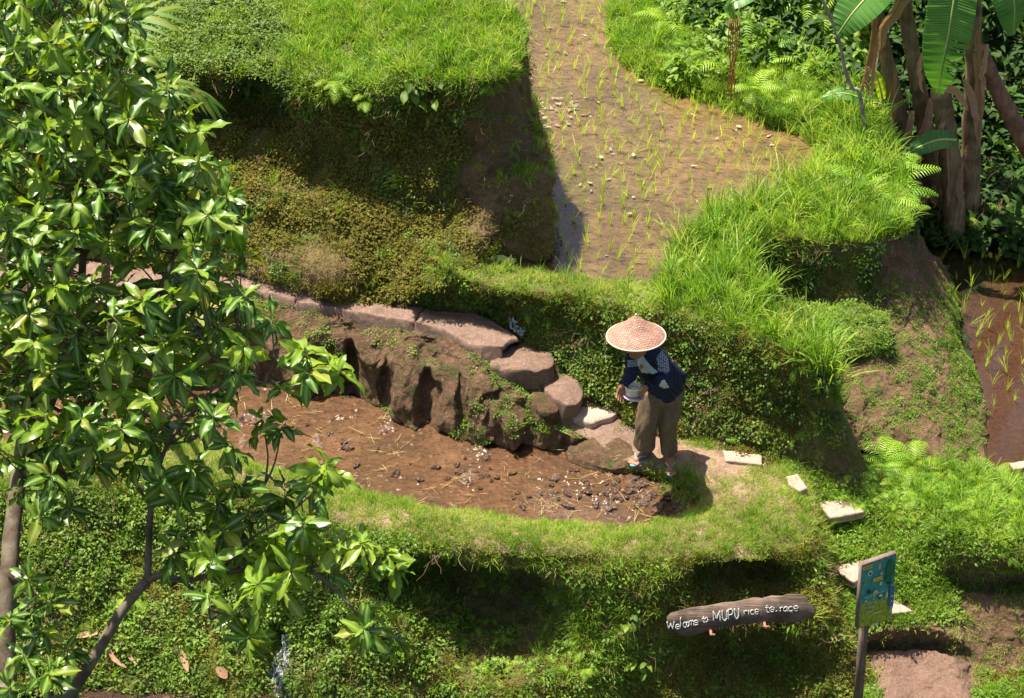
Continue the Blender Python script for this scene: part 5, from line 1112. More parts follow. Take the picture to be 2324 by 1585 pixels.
def stem(root, pts, Y, r, mat, name='stem'):
    P = np.array([aty(x, y, Y) for x, y in pts]); P = catmull(P, 26); rp = np.array(root.location); mb = MB(); rr = np.linspace(r[0], r[1], 26)
    tube(mb, P-rp, rr*(1+.06*np.sin(np.arange(26)*1.9)), 18)
    V = mb.V[0]; a = fbm(V*np.array([1, 1, .25]), 14, 3, 9)[:, None]; c = np.repeat(P-rp, 18, 0); d = V-c; mb.V[0] = c+d*(1+.16*a)
    return mb.build(name, mat, root)
YB = 2.62
def broot(px, label, Y=YB):
    b = aty(px, 500, Y); b[2] = -.2; r = empty('banana_plant', b); tag(r, label, 'banana plant', 'banana plants at the upper right'); return r
def dry(root, pts, Y, w_, seed):
    P = [aty(x, y, Y-.02*k) for k, (x, y) in enumerate(pts)]
    P = catmull(np.array(P), 9); P = P+.009*np.random.default_rng(seed).normal(size=P.shape)*np.linspace(.2, 1.2, 9)[:, None]; w_ *= .62
    return banana_leaf(root, P, (0.5*math.sin(seed*2.1), -1, .2), w_, w_*.6, m_drylf, 1.1, (), seed, .5, 'dry_leaf', 22)
b1 = broot(2092, 'leftmost banana plant with a leaning brown stem and a broad leaf over the undergrowth')
stem(b1, [(1950,-120),(1985,20),(2018,160),(2050,300),(2078,430),(2100,522)], YB, (.06, .092), m_pseudo)
dry(b1, [(1985,40),(1975,110),(1962,170),(1955,215)], YB-.15, .07, 1); dry(b1, [(2000,60),(1985,150),(1975,230)], YB-.2, .05, 2)
dry(b1, [(2085,-40),(2030,20),(2000,70),(1996,120)], YB-.25, .10, 3); dry(b1, [(2030,160),(2022,230),(2030,290)], YB-.15, .05, 4)
banana_leaf(b1, [aty(2050,-90,YB-.2), aty(1985,-25,YB-.4), aty(1935,30,YB-.55), aty(1900,80,YB-.6)], (.1, -.6, .8), .20, .20, None, .2, [(.5, 1)], 5)
b2 = broot(2125, 'banana plant with a straight brown stem between its neighbours', YB+.15)
stem(b2, [(2030,-120),(2058,40),(2085,200),(2108,340),(2130,520)], YB+.1, (.066, .095), m_pseudo)
dry(b2, [(2070,250),(2055,310),(2040,360)], YB-.1, .07, 6); dry(b2, [(2108,225),(2095,290),(2060,340),(2040,375)], YB-.3, .09, 7)
b3 = broot(2170, 'cut off banana stem with a ragged top and one small dark green leaf')
stem(b3, [(2135,205),(2148,300),(2160,400),(2167,530)], YB-.2, (.10, .11), m_pseudo)
dry(b3, [(2125,215),(2145,200),(2175,215),(2195,250)], YB-.35, .09, 8); dry(b3, [(2150,330),(2155,400),(2150,470)], YB-.35, .05, 9); dry(b3, [(2180,380),(2172,430),(2185,470)], YB-.35, .06, 19)
banana_leaf(b3, [aty(2170,318,YB-.45), aty(2130,318,YB-.5), aty(2090,332,YB-.55), aty(2046,356,YB-.6)], (0, -.7, .7), .10, .10, None, .3, (), 10)
b4 = broot(2205, 'banana plant carrying the large torn leaf that hangs straight down')
stem(b4, [(2195,-150),(2208,0),(2210,160),(2204,320),(2200,520)], YB, (.068, .10), m_pseudo)
dry(b4, [(2215,120),(2225,200),(2218,270),(2228,330)], YB-.25, .11, 11); dry(b4, [(2240,100),(2228,170),(2232,220)], YB-.3, .05, 12); dry(b4, [(2185,180),(2205,240),(2215,300)], YB-.3, .07, 13)
banana_leaf(b4, [aty(2178,-110,YB-.45), aty(2168,-20,YB-.62), aty(2152,80,YB-.68), aty(2138,150,YB-.68), aty(2130,212,YB-.62)], (-.15, -.75, .62), .215, .235, None, .12,
            [(.50, -1), (.57, -1), (.63, -1), (.69, -1), (.76, -1), (.83, -1), (.9, -1)], 14, .3)
banana_leaf(b4, [aty(2245,-120,YB-.2), aty(2285,-50,YB-.5), aty(2302,10,YB-.6), aty(2300,80,YB-.6)], (.1, -.65, .75), .19, .22, None, .1, [(.6, -1)], 15)
b5 = broot(2330, 'reddish fallen banana stem leaning in the shade at the right edge', YB-.2)
stem(b5, [(2225,110),(2262,200),(2300,275),(2345,350)], YB-.2, (.07, .10), m_pred)
# crowns above the picture
def crown(root, px, py, Y, angs, seed, L=1.7):
    rg = np.random.default_rng(seed); top = aty(px, py, Y)
    for i, a in enumerate(angs):
        a = R(a)+rg.uniform(-.1, .1); d = np.array([math.cos(a), math.sin(a), 0]); z = np.array([0, 0, 1.0]); l = L*rg.uniform(.8, 1.1)
        P = [top+z*.2, top+d*.3*l+z*.75, top+d*.65*l+z*.85, top+d*l+z*.55]
        banana_leaf(root, P, (0.01, 0.02, 1), .26, .26, None, .15, [(rg.uniform(.3, .9), 1), (rg.uniform(.3, .9), -1)], seed+i, .3, n=20)
crown(b1, 1950, -190, YB, (30, 100), 30); crown(b2, 2030, -190, YB+.1, (10,), 40); crown(b4, 2195, -210, YB, (-10, 35), 50); 
b6 = broot(2420, 'banana plant standing just outside the right edge', YB+.5)
stem(b6, [(2400,-260),(2410,0),(2420,300),(2425,600)], YB+.5, (.08, .12), m_pseudo); crown(b6, 2400, -300, YB+.5, range(0, 360, 51), 60, 1.9)
for i_, (x_, y_, l_, w_) in enumerate([(1968,150,60,.045),(2012,250,80,.05),(2040,330,70,.05),(2090,120,90,.04),(2140,260,70,.05),(2196,330,70,.05),(2222,60,90,.05),(2120,420,50,.05)]):
    r_ = (b1, b1, b1, b2, b3, b4, b4, b3)[i_]; dry(r_, [(x_, y_), (x_-6, y_+l_*.5), (x_+4, y_+l_)], YB-.28, w_, 90+i_)
# young shoot
pr = empty('banana_shoot', atz(2010, 262, 1.12)); tag(pr, 'young banana shoot with an upright lime yellow leaf at the edge of the grass', 'banana shoot')
rp = np.array(pr.location); y0 = rp[1]
mb = MB(); tube(mb, catmull(np.array([rp, aty(2006, 240, y0), aty(2002, 222, y0)]), 8)-rp, np.linspace(.02, .012, 8), 8); mb.build('stem', m_blime, pr)
banana_leaf(pr, [aty(2003, 228, y0), aty(1999, 205, y0-.02), aty(1992, 180, y0-.03), aty(1985, 160, y0-.02)], (.3, -.9, .3), .05, .06, m_blime, .2, (), 70, .2, n=14)
banana_leaf(pr, [aty(2000, 238, y0), aty(1960, 225, y0-.1), aty(1910, 212, y0-.15), aty(1862, 222, y0-.15)], (0, -.5, .85), .075, .075, m_bleaf, .1, (), 71, .2, n=18)
banana_leaf(pr, [aty(2000, 240, y0), aty(1985, 234, y0-.1), aty(1965, 240, y0-.15)], (0, -.5, .85), .05, .05, m_blime, .1, (), 72, .2, n=10)
# bare sapling and red stems
m_twig = bark('grey_twig', (.22, .18, .14), (.30, .27, .22))
b = surf('bankR', 1967, 312); r_ = empty('bare_sapling', b); tag(r_, 'thin bare grey sapling leaning over the far end of the upper paddy', 'sapling')
yy = b[1]; P = catmull(np.array([b, aty(1960, 270, yy), aty(1949, 208, yy), aty(1935, 200, yy), aty(1918, 160, yy), aty(1905, 95, yy), aty(1885, 40, yy), aty(1865, -5, yy), aty(1850, -60, yy)]), 30)
mb = MB(); tube(mb, P-b, np.linspace(.022, .012, 30), 8); mb.build('stem', m_twig, r_)
for A_, B_ in (((1938,202),(1912,206)), ((1921,176),(1917,205)), ((1905,95),(1890,80))):
    mb = MB(); tube(mb, np.array([aty(*A_, yy), (aty(*A_, yy)+aty(*B_, yy))/2+np.array([0, 0, .01]), aty(*B_, yy)])-b, [.012, .009, .006], 6); mb.build('twig', m_twig, r_)
m_red = plain('red_stem', (.30, .07, .035), .5, .3)
b = surf('bankR', 1662, 235); r_ = empty('red_stemmed_plant', b); tag(r_, 'clump of thin rust red stems standing in the grass verge', 'plant'); rg = np.random.default_rng(4)
for i in range(6):
    o1, o2 = rg.uniform(-10, 8), (i-2.5)*4.5; P = catmull(np.array([b, aty(1660+o1, 190, b[1]), aty(1664+o2, 110, b[1]-.02), aty(1668+o2, 42, b[1])]), 10)
    mb = MB(); tube(mb, P-b, np.linspace(.004, .0055, 10), 5); mb.build('stem', m_red, r_)
banana_leaf(r_, [aty(1668, 40, b[1]), aty(1660, 8, b[1]-.1), aty(1690, -5, b[1]-.15), aty(1730, -20, b[1]-.15)], (0, -.5, .85), .10, .10, m_bleaf, .1, (), 73, .2, n=14)
# small broad leaved plant on the mound brow
b = surf('mossy', 950, 190); r_ = empty('broad_leaved_weed', b); tag(r_, 'plant with broad pale leaves and a red tip at the brow of the shaded wall', 'plant')
LW = lm('broad_leaf', 1, .5, .8, .15, g_weed, .3)
for i in range(11):
    o = link('leaf', LW, r_); k = rg.uniform(.10, .17); o.scale = (k, k, k); o.location = (rg.uniform(-.16, .16), -.05-rg.uniform(0, .08), rg.uniform(-.12, .08)); o.rotation_euler = (rg.normal()*.3, rg.uniform(-.2, .6), -1.57+rg.uniform(-1.4, 1.4))
mb = MB(); tube(mb, np.array([[.09, -.06, -.02], [.10, -.08, .05], [.095, -.08, .12]]), [.012, .012, .004], 6); mb.build('flower_tip', m_red, r_)
for key, x, y, lab in (('face', 1445, 1500, 'low broad leaved weed on the turf between the hollow and the wooden sign'), ('face', 1420, 1400, 'broad leaved weed high on the turf left of the wooden sign'), ('mossy', 420, 190, 'broad leaved weed hanging over the shaded wall right of the tree top'), ('mossy', 560, 200, 'broad leaved weed at the brow above the darkest niche')):
    b = surf(key, x, y); r_ = empty('broad_leaved_weed', b); tag(r_, lab, 'plant')
    for i in range(9):
        o = link('leaf', LW, r_); k = rg.uniform(.07, .12); o.scale = (k, k, k); o.location = (rg.uniform(-.09, .09), -.04-rg.uniform(0, .06), rg.uniform(-.06, .08)); o.rotation_euler = (rg.normal()*.3, rg.uniform(-.2, .6), -1.57+rg.uniform(-1.4, 1.4))
# ------------------------------------------------------------------ carved wooden sign
m_wood = fibre('weathered_wood', (.09, .06, .04), (.26, .18, .135), 30, (.07, 1, 1), .85)
YS = float(np.median([surf('face', x, 1400)[1] for x in (1560, 1640, 1720, 1790)]))-.16
outline = [(1513,1402),(1522,1393),(1545,1386),(1575,1379),(1605,1376),(1640,1369),(1668,1367),(1700,1360),(1712,1357),(1730,1359),(1752,1353),(1775,1354),(1790,1349),(1815,1350),(1830,1357),(1838,1370),(1848,1382),(1851,1394),(1846,1402),(1830,1403),(1812,1413),(1780,1414),(1750,1412),(1722,1413),(1700,1418),(1672,1419),(1650,1425),(1620,1427),(1600,1434),(1580,1441),(1560,1444),(1542,1441),(1534,1434),(1524,1424),(1516,1414)]
NP_ = np.array([0, -.90, .43]); NP_ /= np.linalg.norm(NP_); P0 = aty(1685, 1400, YS)
def onp(x, y, off=0.0):
    d = ray(x, y); t = ((P0+NP_*off-CAM)@NP_)/(d@NP_); return CAM+d*t
W = np.array([onp(x, y) for x, y in outline]); base = W.mean(0); n = len(W)
def extrude_poly(ring, off, c, mat, name, bevel=.006):
    n = len(ring); V = []; 
    for k, d in ((.985, 0), (1, bevel/np.linalg.norm(off)), (1, 1-bevel/np.linalg.norm(off)), (.985, 1)): V.extend(c+(ring-c)*k+off*d)
    F = [tuple(range(n))]+[(r*n+j, r*n+(j+1) % n, (r+1)*n+(j+1) % n, (r+1)*n+j) for r in range(3) for j in range(n)]+[tuple(range(4*n-1, 3*n-1, -1))]
    me = mesh_np(name, V, F, mat, False); bmm = bmesh.new(); bmm.from_mesh(me); bmesh.ops.recalc_face_normals(bmm, faces=bmm.faces); bmm.to_mesh(me); bmm.free(); return me
sr = empty('wooden_sign', base); tag(sr, 'long weathered wooden plank sign with white painted welcome lettering, fixed to the shaded bank', 'sign')
link('plank', extrude_poly(W-base, -NP_*.024, np.zeros(3), m_wood, 'plank'), sr)
m_paint = plain('white_paint', (.42, .42, .39), .85, .4, 60, 0)
m_iron = plain('rusty_peg', (.30, .13, .08), .8, .3)
GL = {'W': [[(0,0),(.25,1),(.5,.2),(.75,1),(1,0)]], 'e': [[(.05,.5),(.95,.48),(.85,.15),(.5,0),(.12,.2),(0,.6),(.2,.92),(.55,1),(.95,.85)]], 'l': [[(.5,0),(.5,1)]],
      'c': [[(.95,.15),(.55,0),(.1,.25),(.02,.65),(.3,.95),(.7,1),(1,.88)]], 'o': [[(.5,0),(.1,.2),(0,.6),(.25,.95),(.6,1),(.95,.7),(.95,.3),(.5,0)]],
      'm': [[(0,1),(.05,.05)], [(.05,.3),(.3,0),(.45,.2),(.45,1)], [(.45,.3),(.75,0),(.95,.2),(1,1)]], 't': [[(.45,0),(.45,.85),(.7,1),(1,.95)], [(0,.35),(.95,.3)]],
      'M': [[(.1,1),(0,0),(.5,.75),(.85,0),(1,1)]], 'U': [[(0,0),(.08,.75),(.35,1),(.7,.95),(.92,.7),(.95,0)]], 'P': [[(.05,1),(0,.02)], [(0,.05),(.7,0),(1,.25),(.75,.5),(.05,.55)]],
      'r': [[(.05,1),(0,.05)], [(0,.35),(.4,.05),(.95,.08)]], 'i': [[(.5,.05),(.5,1)]], 'a': [[(.85,.12),(.45,0),(.05,.4),(.1,.85),(.45,1),(.8,.7)], [(.9,-.05),(.85,.5),(.88,.85),(1.1,1.02)]],
      '.': [[(0,.5),(1,.5)]], "'": [[(.5,0),(.6,1)]]}
LET = [('W',158,255,545,645),('e',275,325,580,642),('l',322,358,480,640),('c',375,415,550,620),('o',418,450,545,612),('m',455,520,530,602),('e',525,575,525,587),
       ('t',630,668,478,552),('o',668,710,485,545),('M',780,880,400,540),('U',902,972,395,530),('P',985,1045,375,520),('U',1070,1130,362,505),
       ('r',1200,1242,395,450),('i',1255,1272,390,445),('c',1285,1328,385,445),('e',1345,1395,375,442),('t',1485,1535,325,420),('e',1545,1605,345,410),('.',1630,1642,395,405),
       ('r',1688,1722,345,410),('a',1730,1788,343,405),('c',1800,1852,338,400),('e',1870,1928,328,400)]
def lx(zx): return 1487.4+zx*.168
def ly(zy): return 1320+zy*.168
for ch, x0, x1, y0, y1 in LET:
    mb = MB()
    for st in GL[ch]:
        P = np.array([onp(lx(x0+(x1-x0)*u), ly(y0+(y1-y0)*v), .005) for u, v in st])
        P = catmull(P, max(6, 4*len(st))) if ch not in 'WMi.ltU' else np.concatenate([np.linspace(a, b, 7)[(0 if i == 0 else 1):] for i, (a, b) in enumerate(zip(P[:-1], P[1:]))])
        P = P+.0012*RNG.normal(size=P.shape)
        tube(mb, P-base, .0056 if ch in 'MUP' else .0044, 6, True)
    mb.build('letter', m_paint, sr)
for x, y in ((1613, 1432), (1735, 1414)):
    mb = MB(); p = onp(x, y); tube(mb, np.array([p+[0, .12, -.01], p+[0, -.05, .0], p+[.03, -.06, .012]])-base, [.013, .012, .009], 8); mb.build('peg', m_iron, sr)

# ------------------------------------------------------------------ painted board on a post
C4 = lambda zx, zy: (1896.4+zx*.2199, 1236.4+zy*.2199)
YP = atz(1958, 1612, -1.3)[1]
TL = aty(*C4(272, 213), YP-.08); 
def solve_right(px, py, phi):
    d = ray(px, py); n_ = np.array([math.sin(phi), -math.cos(phi), 0]); t = ((TL-CAM)@n_)/(d@n_); return CAM+d*t
phi = R(29)
TR = solve_right(*C4(632, 88), phi); BR = solve_right(*C4(579, 778), phi); BL = solve_right(*C4(228, 872), phi)
nf = np.array([math.sin(phi), -math.cos(phi), 0])
bc = (TL+TR+BR+BL)/4
br_ = empty('information_board', np.array([bc[0], bc[1], -1.2])); tag(br_, 'slanting painted teal and green information board on a single wooden post', 'sign'); rp = np.array(br_.location)
m_bframe = plain('board_edge', (.17, .12, .10), .8, .35, 30, .003, stretch=(1, 1, .2))
ring = np.array([TL, TR, BR, BL]); link('board', extrude_poly(ring-rp, -nf*.045, bc-rp, m_bframe, 'board', .004), br_)
def buv(u, v, h=0.0): return (TL*(1-u)+TR*u)*(1-v)+(BL*(1-u)+BR*u)*v+nf*h-rp
def teal():
    m, n, o = newmat('board_paint'); at = nd(n, 'ShaderNodeAttribute', attribute_name='vv'); f = noise(n, coords(n, 'Object'), 14, 6, .7, 1.2); g = noise(n, coords(n, 'Object', (3, 3, 1)), 22, 6, .7, .8)
    a = ramp(n, f, [(.3, (.008, .14, .11)), (.5, (.02, .23, .20)), (.62, (.03, .30, .28)), (.75, (.015, .19, .09))])
    b2 = ramp(n, g, [(.3, (.05, .12, .02)), (.45, (.16, .26, .02)), (.6, (.42, .42, .02)), (.75, (.22, .32, .04))])
    k = ramp(n, math2(n, 'ADD', at.outputs['Fac'], math2(n, 'MULTIPLY', math2(n, 'SUBTRACT', g, .5), .5)), [(.62, (0, 0, 0)), (.66, (1, 1, 1))])
    p = nd(n, 'ShaderNodeBsdfPrincipled'); p.inputs['Roughness'].default_value = .6; n.links.new(mixc(n, k, a, b2), p.inputs['Base Color']); n.links.new(p.outputs[0], o.inputs[0]); return m
mb = MB(); K = 16; V = [buv(.02+.96*i/K, .02+.96*j/K, .0015) for j in range(K+1) for i in range(K+1)]
mb.add(V, [(j*(K+1)+i, j*(K+1)+i+1, (j+1)*(K+1)+i+1, (j+1)*(K+1)+i) for j in range(K) for i in range(K)], vv=np.array([j/K for j in range(K+1) for i in range(K+1)])); mb.build('painted_face', teal(), br_, False)
pm = {c: plain('paint_'+c, col, .6, .25, 60, 0) for c, col in dict(yellow=(.60, .38, .05), cream=(.55, .48, .30), black=(.02, .02, .025), white=(.62, .66, .66), orange=(.50, .22, .06), blue=(.02, .13, .30), green=(.01, .12, .05), olive=(.30, .34, .05), grey=(.25, .33, .33)).items()}
def patch(c, u, v, wu, hv, shape='rect', k=0, sk=0):
    mb = MB(); nn = 14
    if shape == 'rect': pts = [(-1, -1), (0, -1.1), (1, -.9), (1, 1), (0, 1.05), (-1, .95)]
    elif shape == 'tri': pts = [(-1, 1), (0, -1), (1, 1)]
    else: pts = [(math.cos(a*6.283/nn)*(1+.08*math.sin(a*3)), math.sin(a*6.283/nn)) for a in range(nn)]
    mb.add([buv(u+wu*x/2+sk*y, v+hv*y/2-.0*x, .003+.0008*k) for x, y in pts], [tuple(range(len(pts)))]); mb.build('painted_patch', pm[c], br_, False)
for i, a in enumerate([('yellow',.16,.06,.28,.055),('orange',.52,.09,.10,.07,'o'),('cream',.52,.125,.05,.05,'o'),('white',.25,.165,.13,.085,'o'),('black',.25,.17,.07,.05,'o'),('cream',.58,.22,.07,.06,'o'),('orange',.60,.21,.04,.04,'o'),
      ('yellow',.47,.285,.27,.06),('cream',.57,.37,.07,.055),('orange',.10,.29,.12,.03,'tri'),('green',.82,.20,.26,.30,'o'),('black',.80,.36,.16,.12,'o'),('green',.78,.33,.2,.1,'o'),('grey',.90,.46,.09,.07),
      ('black',.23,.44,.11,.05),('cream',.42,.485,.14,.09,'o'),('olive',.42,.50,.09,.06,'o'),('white',.57,.545,.09,.045,'o'),('black',.56,.58,.10,.035,'o'),('cream',.76,.56,.05,.11,'o'),('white',.14,.56,.06,.02),('blue',.90,.62,.13,.32),('white',.91,.60,.05,.02,'o'),('white',.90,.67,.05,.03,'tri'),('cream',.91,.76,.07,.02),('white',.90,.82,.08,.04,'tri'),('grey',.91,.90,.07,.03),
      ('grey',.30,.665,.22,.022),('grey',.26,.735,.24,.022),('cream',.50,.78,.24,.018),('grey',.66,.645,.16,.018),('cream',.45,.955,.20,.03)]): patch(*a[:5], a[5] if len(a) > 5 else 'rect', i)
for (u0, v0, u1, v1) in ((.14,.53,.88,.50),(.42,.53,.40,.60),(.76,.51,.74,.62)):
    mb = MB(); tube(mb, np.array([buv(u0, v0, .004), buv((u0+u1)/2, (v0+v1)/2, .004), buv(u1, v1, .004)]), .0022, 4); mb.build('painted_line', pm['white'], br_)
for v_ in (.05, .058, .285, .295):
    for k in range(5):
        u_ = (.06 if v_ < .1 else .36)+k*.045; mb = MB(); tube(mb, np.array([buv(u_, v_, .008), buv(u_+.012, v_+.003, .008), buv(u_+.028, v_-.001, .008)]), .0012, 4); mb.build('painted_stroke', pm['black'], br_)
m_post = fibre('board_post', (.11, .075, .055), (.24, .17, .13), 40, (1, 1, .08))
top = aty(1975, 1390, YP); bot = atz(1956, 1625, -1.3); bot = bot+(bot-top)*.35; ctr = []
mb = MB(); ax = (top-bot); ax /= np.linalg.norm(ax); sx = np.array([math.cos(phi), math.sin(phi), 0]); sy = np.cross(ax, sx); hw = .030
V = []
for p in (bot, top+ax*.3):
    for a, b in ((-1, -1), (1, -1), (1, 1), (-1, 1)): V.append(p+sx*hw*a+sy*hw*.8*b-nf*.065-rp)
mb.add(V, [(0, 1, 2, 3), (7, 6, 5, 4), (0, 4, 5, 1), (1, 5, 6, 2), (2, 6, 7, 3), (3, 7, 4, 0)]); mb.build('post', m_post, br_, False)

# ------------------------------------------------------------------ the person
def remeshed(name, mb, mat, voxel, smooth=6, parent=None, deform=None, loc=None):
    me = mb.mesh('tmp', None); t = bpy.data.objects.new('tmp', me); COL.objects.link(t)
    r = t.modifiers.new('r', 'REMESH'); r.mode = 'VOXEL'; r.voxel_size = voxel
    s = t.modifiers.new('s', 'SMOOTH'); s.iterations = smooth; s.factor = .5
    dg = bpy.context.evaluated_depsgraph_get(); me2 = bpy.data.meshes.new_from_object(t.evaluated_get(dg)); bpy.data.objects.remove(t)
    me2.name = name; me2.materials.clear(); me2.materials.append(mat)
    V = np.empty(len(me2.vertices)*3, np.float32); me2.vertices.foreach_get('co', V); V = V.reshape(-1, 3)
    if deform is not None: V = deform(V.astype(float)).astype(np.float32); me2.vertices.foreach_set('co', V.ravel())
    me2.polygons.foreach_set('use_smooth', np.ones(len(me2.polygons), bool)); me2.update()
    return link(name, me2, parent, loc)
gz = float(surf('rim', 1480, 1050)[2])
fR = atz(1462, 1036, .0); fL = atz(1519, 1052, .0); fR[2] = surf('stand', 1462, 1040)[2]; fL[2] = surf('stand', 1519, 1052)[2]
Yf = (fR[1]+fL[1])/2; base = (fR+fL)/2; base[2] = min(fR[2], fL[2])
per = empty('person', base); tag(per, 'person in a conical straw hat, navy cardigan and brown trousers bending over a bowl', 'person')
def J(px, py, dy=0.0): return aty(px, py, Yf+dy)-base
fRl, fLl = fR-base, fL-base
ank = {'R': fRl+np.array([.02, .03, .085]), 'L': fLl+np.array([0, .04, .085])}
kne = {'R': J(1468, 962, -.02), 'L': J(1515, 966, 0)}; hip = {'R': J(1482, 893, .06), 'L': J(1526, 891, .08)}
pel = J(1508, 882, .09); wai = J(1506, 858, .05); che = J(1482, 828, -.06); nec = J(1458, 800, -.16); hea = J(1447, 786, -.22)
sh = {'R': J(1438, 812, -.18), 'L': J(1501, 812, -.08)}; elb = {'R': J(1432, 850, -.28), 'L': J(1511, 858, -.20)}; wri = {'R': J(1414, 874, -.36), 'L': J(1468, 879, -.34)}
bowl_c = J(1437, 886, -.38)
skin = plain('skin', (.30, .13, .075), .55, .12, 40, .0008); 
body = MB()
def cap(mb, pts, rad, seg=12, n=None, flat=None):
    P = np.array(pts, float); r = np.array(rad, float); n = n or 4*len(P)
    P2 = catmull(P, n); r2 = np.interp(np.linspace(0, 1, n), np.linspace(0, 1, len(r)), r)
    t0 = P2[0]-P2[1]; t0 /= np.linalg.norm(t0); t1 = P2[-1]-P2[-2]; t1 /= np.linalg.norm(t1)
    P2 = np.concatenate([[P2[0]+t0*r2[0]*.75], [P2[0]+t0*r2[0]*.45], P2, [P2[-1]+t1*r2[-1]*.45], [P2[-1]+t1*r2[-1]*.75]]); r2 = np.concatenate([[r2[0]*.35, r2[0]*.85], r2, [r2[-1]*.85, r2[-1]*.35]])
    tube(mb, P2, r2, seg, True, flat=flat)
def blob(mb, c, s, rot=None, seg=16):
    u = np.linspace(.06, math.pi-.06, 12); V = []; 
    for a in u:
        for b in np.arange(seg)*2*math.pi/seg: V.append((math.sin(a)*math.cos(b)*s[0], math.sin(a)*math.sin(b)*s[1], math.cos(a)*s[2]))
    V = np.array(V)
    if rot is not None: V = V@np.array(rot).T
    V = V+c; F = [(i*seg+j, (i+1)*seg+j, (i+1)*seg+(j+1) % seg, i*seg+(j+1) % seg) for i in range(11) for j in range(seg)]+[tuple(range(seg)), tuple(range(12*seg-1, 11*seg-1, -1))]
    mb.add(V, F)
fdir = np.array([-.62, -.72, -.32]); fdir /= np.linalg.norm(fdir)           # where the face looks
hx = np.cross(fdir, [0, 0, 1]); hx /= np.linalg.norm(hx); hz = np.cross(hx, fdir); HR = np.stack([hx, fdir, hz], 1)   # columns: side, front, up
blob(body, hea, (.074, .090, .108), HR); blob(body, hea+HR@np.array([0, .045, -.055]), (.050, .045, .045), HR)
blob(body, hea+HR@np.array([0, .092, -.012]), (.013, .018, .024), HR); blob(body, hea+HR@np.array([0, .082, -.052]), (.024, .012, .012), HR)
for s_ in (-1, 1): blob(body, hea+HR@np.array([.074*s_, .0, -.01]), (.012, .022, .032), HR); blob(body, hea+HR@np.array([.03*s_, .078, .014]), (.018, .014, .012), HR)
cap(body, [hea-hz*.05, nec, che], [.050, .052, .09]); cap(body, [che, wai, pel], [.125, .115, .125]); cap(body, [sh['R'], che, sh['L']], [.055, .09, .055])
for k in 'RL':
    cap(body, [pel, hip[k], kne[k], ank[k]], [.10, .085, .055, .034], n=20); cap(body, [sh[k], elb[k], wri[k]], [.046, .036, .023], n=16)
# feet
toe = {'R': np.array([-.62, -.78, 0]), 'L': np.array([.02, -1.0, 0])}
for k, f0 in (('R', fRl), ('L', fLl)):
    t = toe[k]/np.linalg.norm(toe[k]); s_ = np.array([-t[1], t[0], 0])
    cap(body, [ank[k], f0-t*.03+[0, 0, .045], f0+t*.05+[0, 0, .036], f0+t*.12+[0, 0, .026]], [.034, .038, .036, .030], n=14)
    for q in range(5):
        o_ = (q-2)*.0165*(1 if k == 'R' else -1); l = .045-.006*abs(q-(0.5 if True else 0)); r_t = .011 if q else .014
        cap(body, [f0+t*.13+s_*o_+[0, 0, .024], f0+t*(.13+l)+s_*o_*1.15+[0, 0, .019]], [r_t, r_t*.9], 8, 4)
# hands: palm plus five separate fingers
def hand(wr, palm_dir, side, nrm, curl, spread):
    palm_dir = palm_dir/np.linalg.norm(palm_dir); side = side-palm_dir*(side@palm_dir); side /= np.linalg.norm(side); nrm = np.cross(palm_dir, side)*(1 if nrm > 0 else -1)
    pc = wr+palm_dir*.045; cap(body, [wr-palm_dir*.02, wr+palm_dir*.02], [.022, .026], n=4)
    for q in range(4): o_ = (q-1.5)*.017; cap(body, [wr+palm_dir*.02+side*o_*.7, wr+palm_dir*.078+side*o_], [.0135, .0125], 8, 4)
    for q in range(4):
        o_ = (q-1.5)*.017; L = (.062, .072, .068, .054)[q]; d = palm_dir+side*(q-1.5)*spread; d /= np.linalg.norm(d); P = [wr+palm_dir*.075+side*o_]; a = .1
        for seg_, fr in enumerate((.45, .32, .23)):
            a += curl[q]; P.append(P[-1]+(math.cos(a)*d+math.sin(a)*nrm)*L*fr)
        cap(body, P, [.0098, .0092, .0085, .0072], 8, 10)
    b0 = wr+palm_dir*.025-side*.024; P = [b0, b0+(palm_dir*.7-side*.75+nrm*.25)*.032, b0+(palm_dir*1.3-side*.9+nrm*.6)*.042, b0+(palm_dir*1.8-side*.8+nrm*.9)*.046]
    cap(body, P, [.0125, .011, .0098, .0085], 8, 10)
tipR = J(1406, 905, -.38); hand(wri['R'], J(1408, 893, -.38)-wri['R'], np.array([-.9, -.2, -.1]), -1, (.12, .18, .3, .4), .16)
hand(wri['L'], bowl_c+np.array([.055, -.03, -.01])-wri['L'], np.array([.1, -.3, -.95]), 1, (.25, .3, .35, .4), .10)
remeshed('body', body, skin, .0045, 3, per)
# eyes, mouth, hair
m_eye = plain('eye', (.02, .015, .012), .2, .1, 10, 0); m_hair = plain('black_hair', (.012, .010, .009), .5, .3, 80, .001)
for s_ in (-1, 1): mb = MB(); blob(mb, hea+HR@np.array([.03*s_, .084, .008]), (.010, .007, .006), HR, 10); mb.build('eye', m_eye, per)
mb = MB(); blob(mb, hea+HR@np.array([0, .090, -.052]), (.021, .006, .003), HR, 10); mb.build('lips', plain('lips', (.22, .06, .05), .5, .1, 20, 0), per)
mb = MB(); blob(mb, hea+HR@np.array([0, -.018, .018]), (.082, .092, .104), HR, 18); blob(mb, hea+HR@np.array([0, -.09, -.03]), (.05, .035, .045), HR, 12); remeshed('hair', mb, m_hair, .008, 2, per)
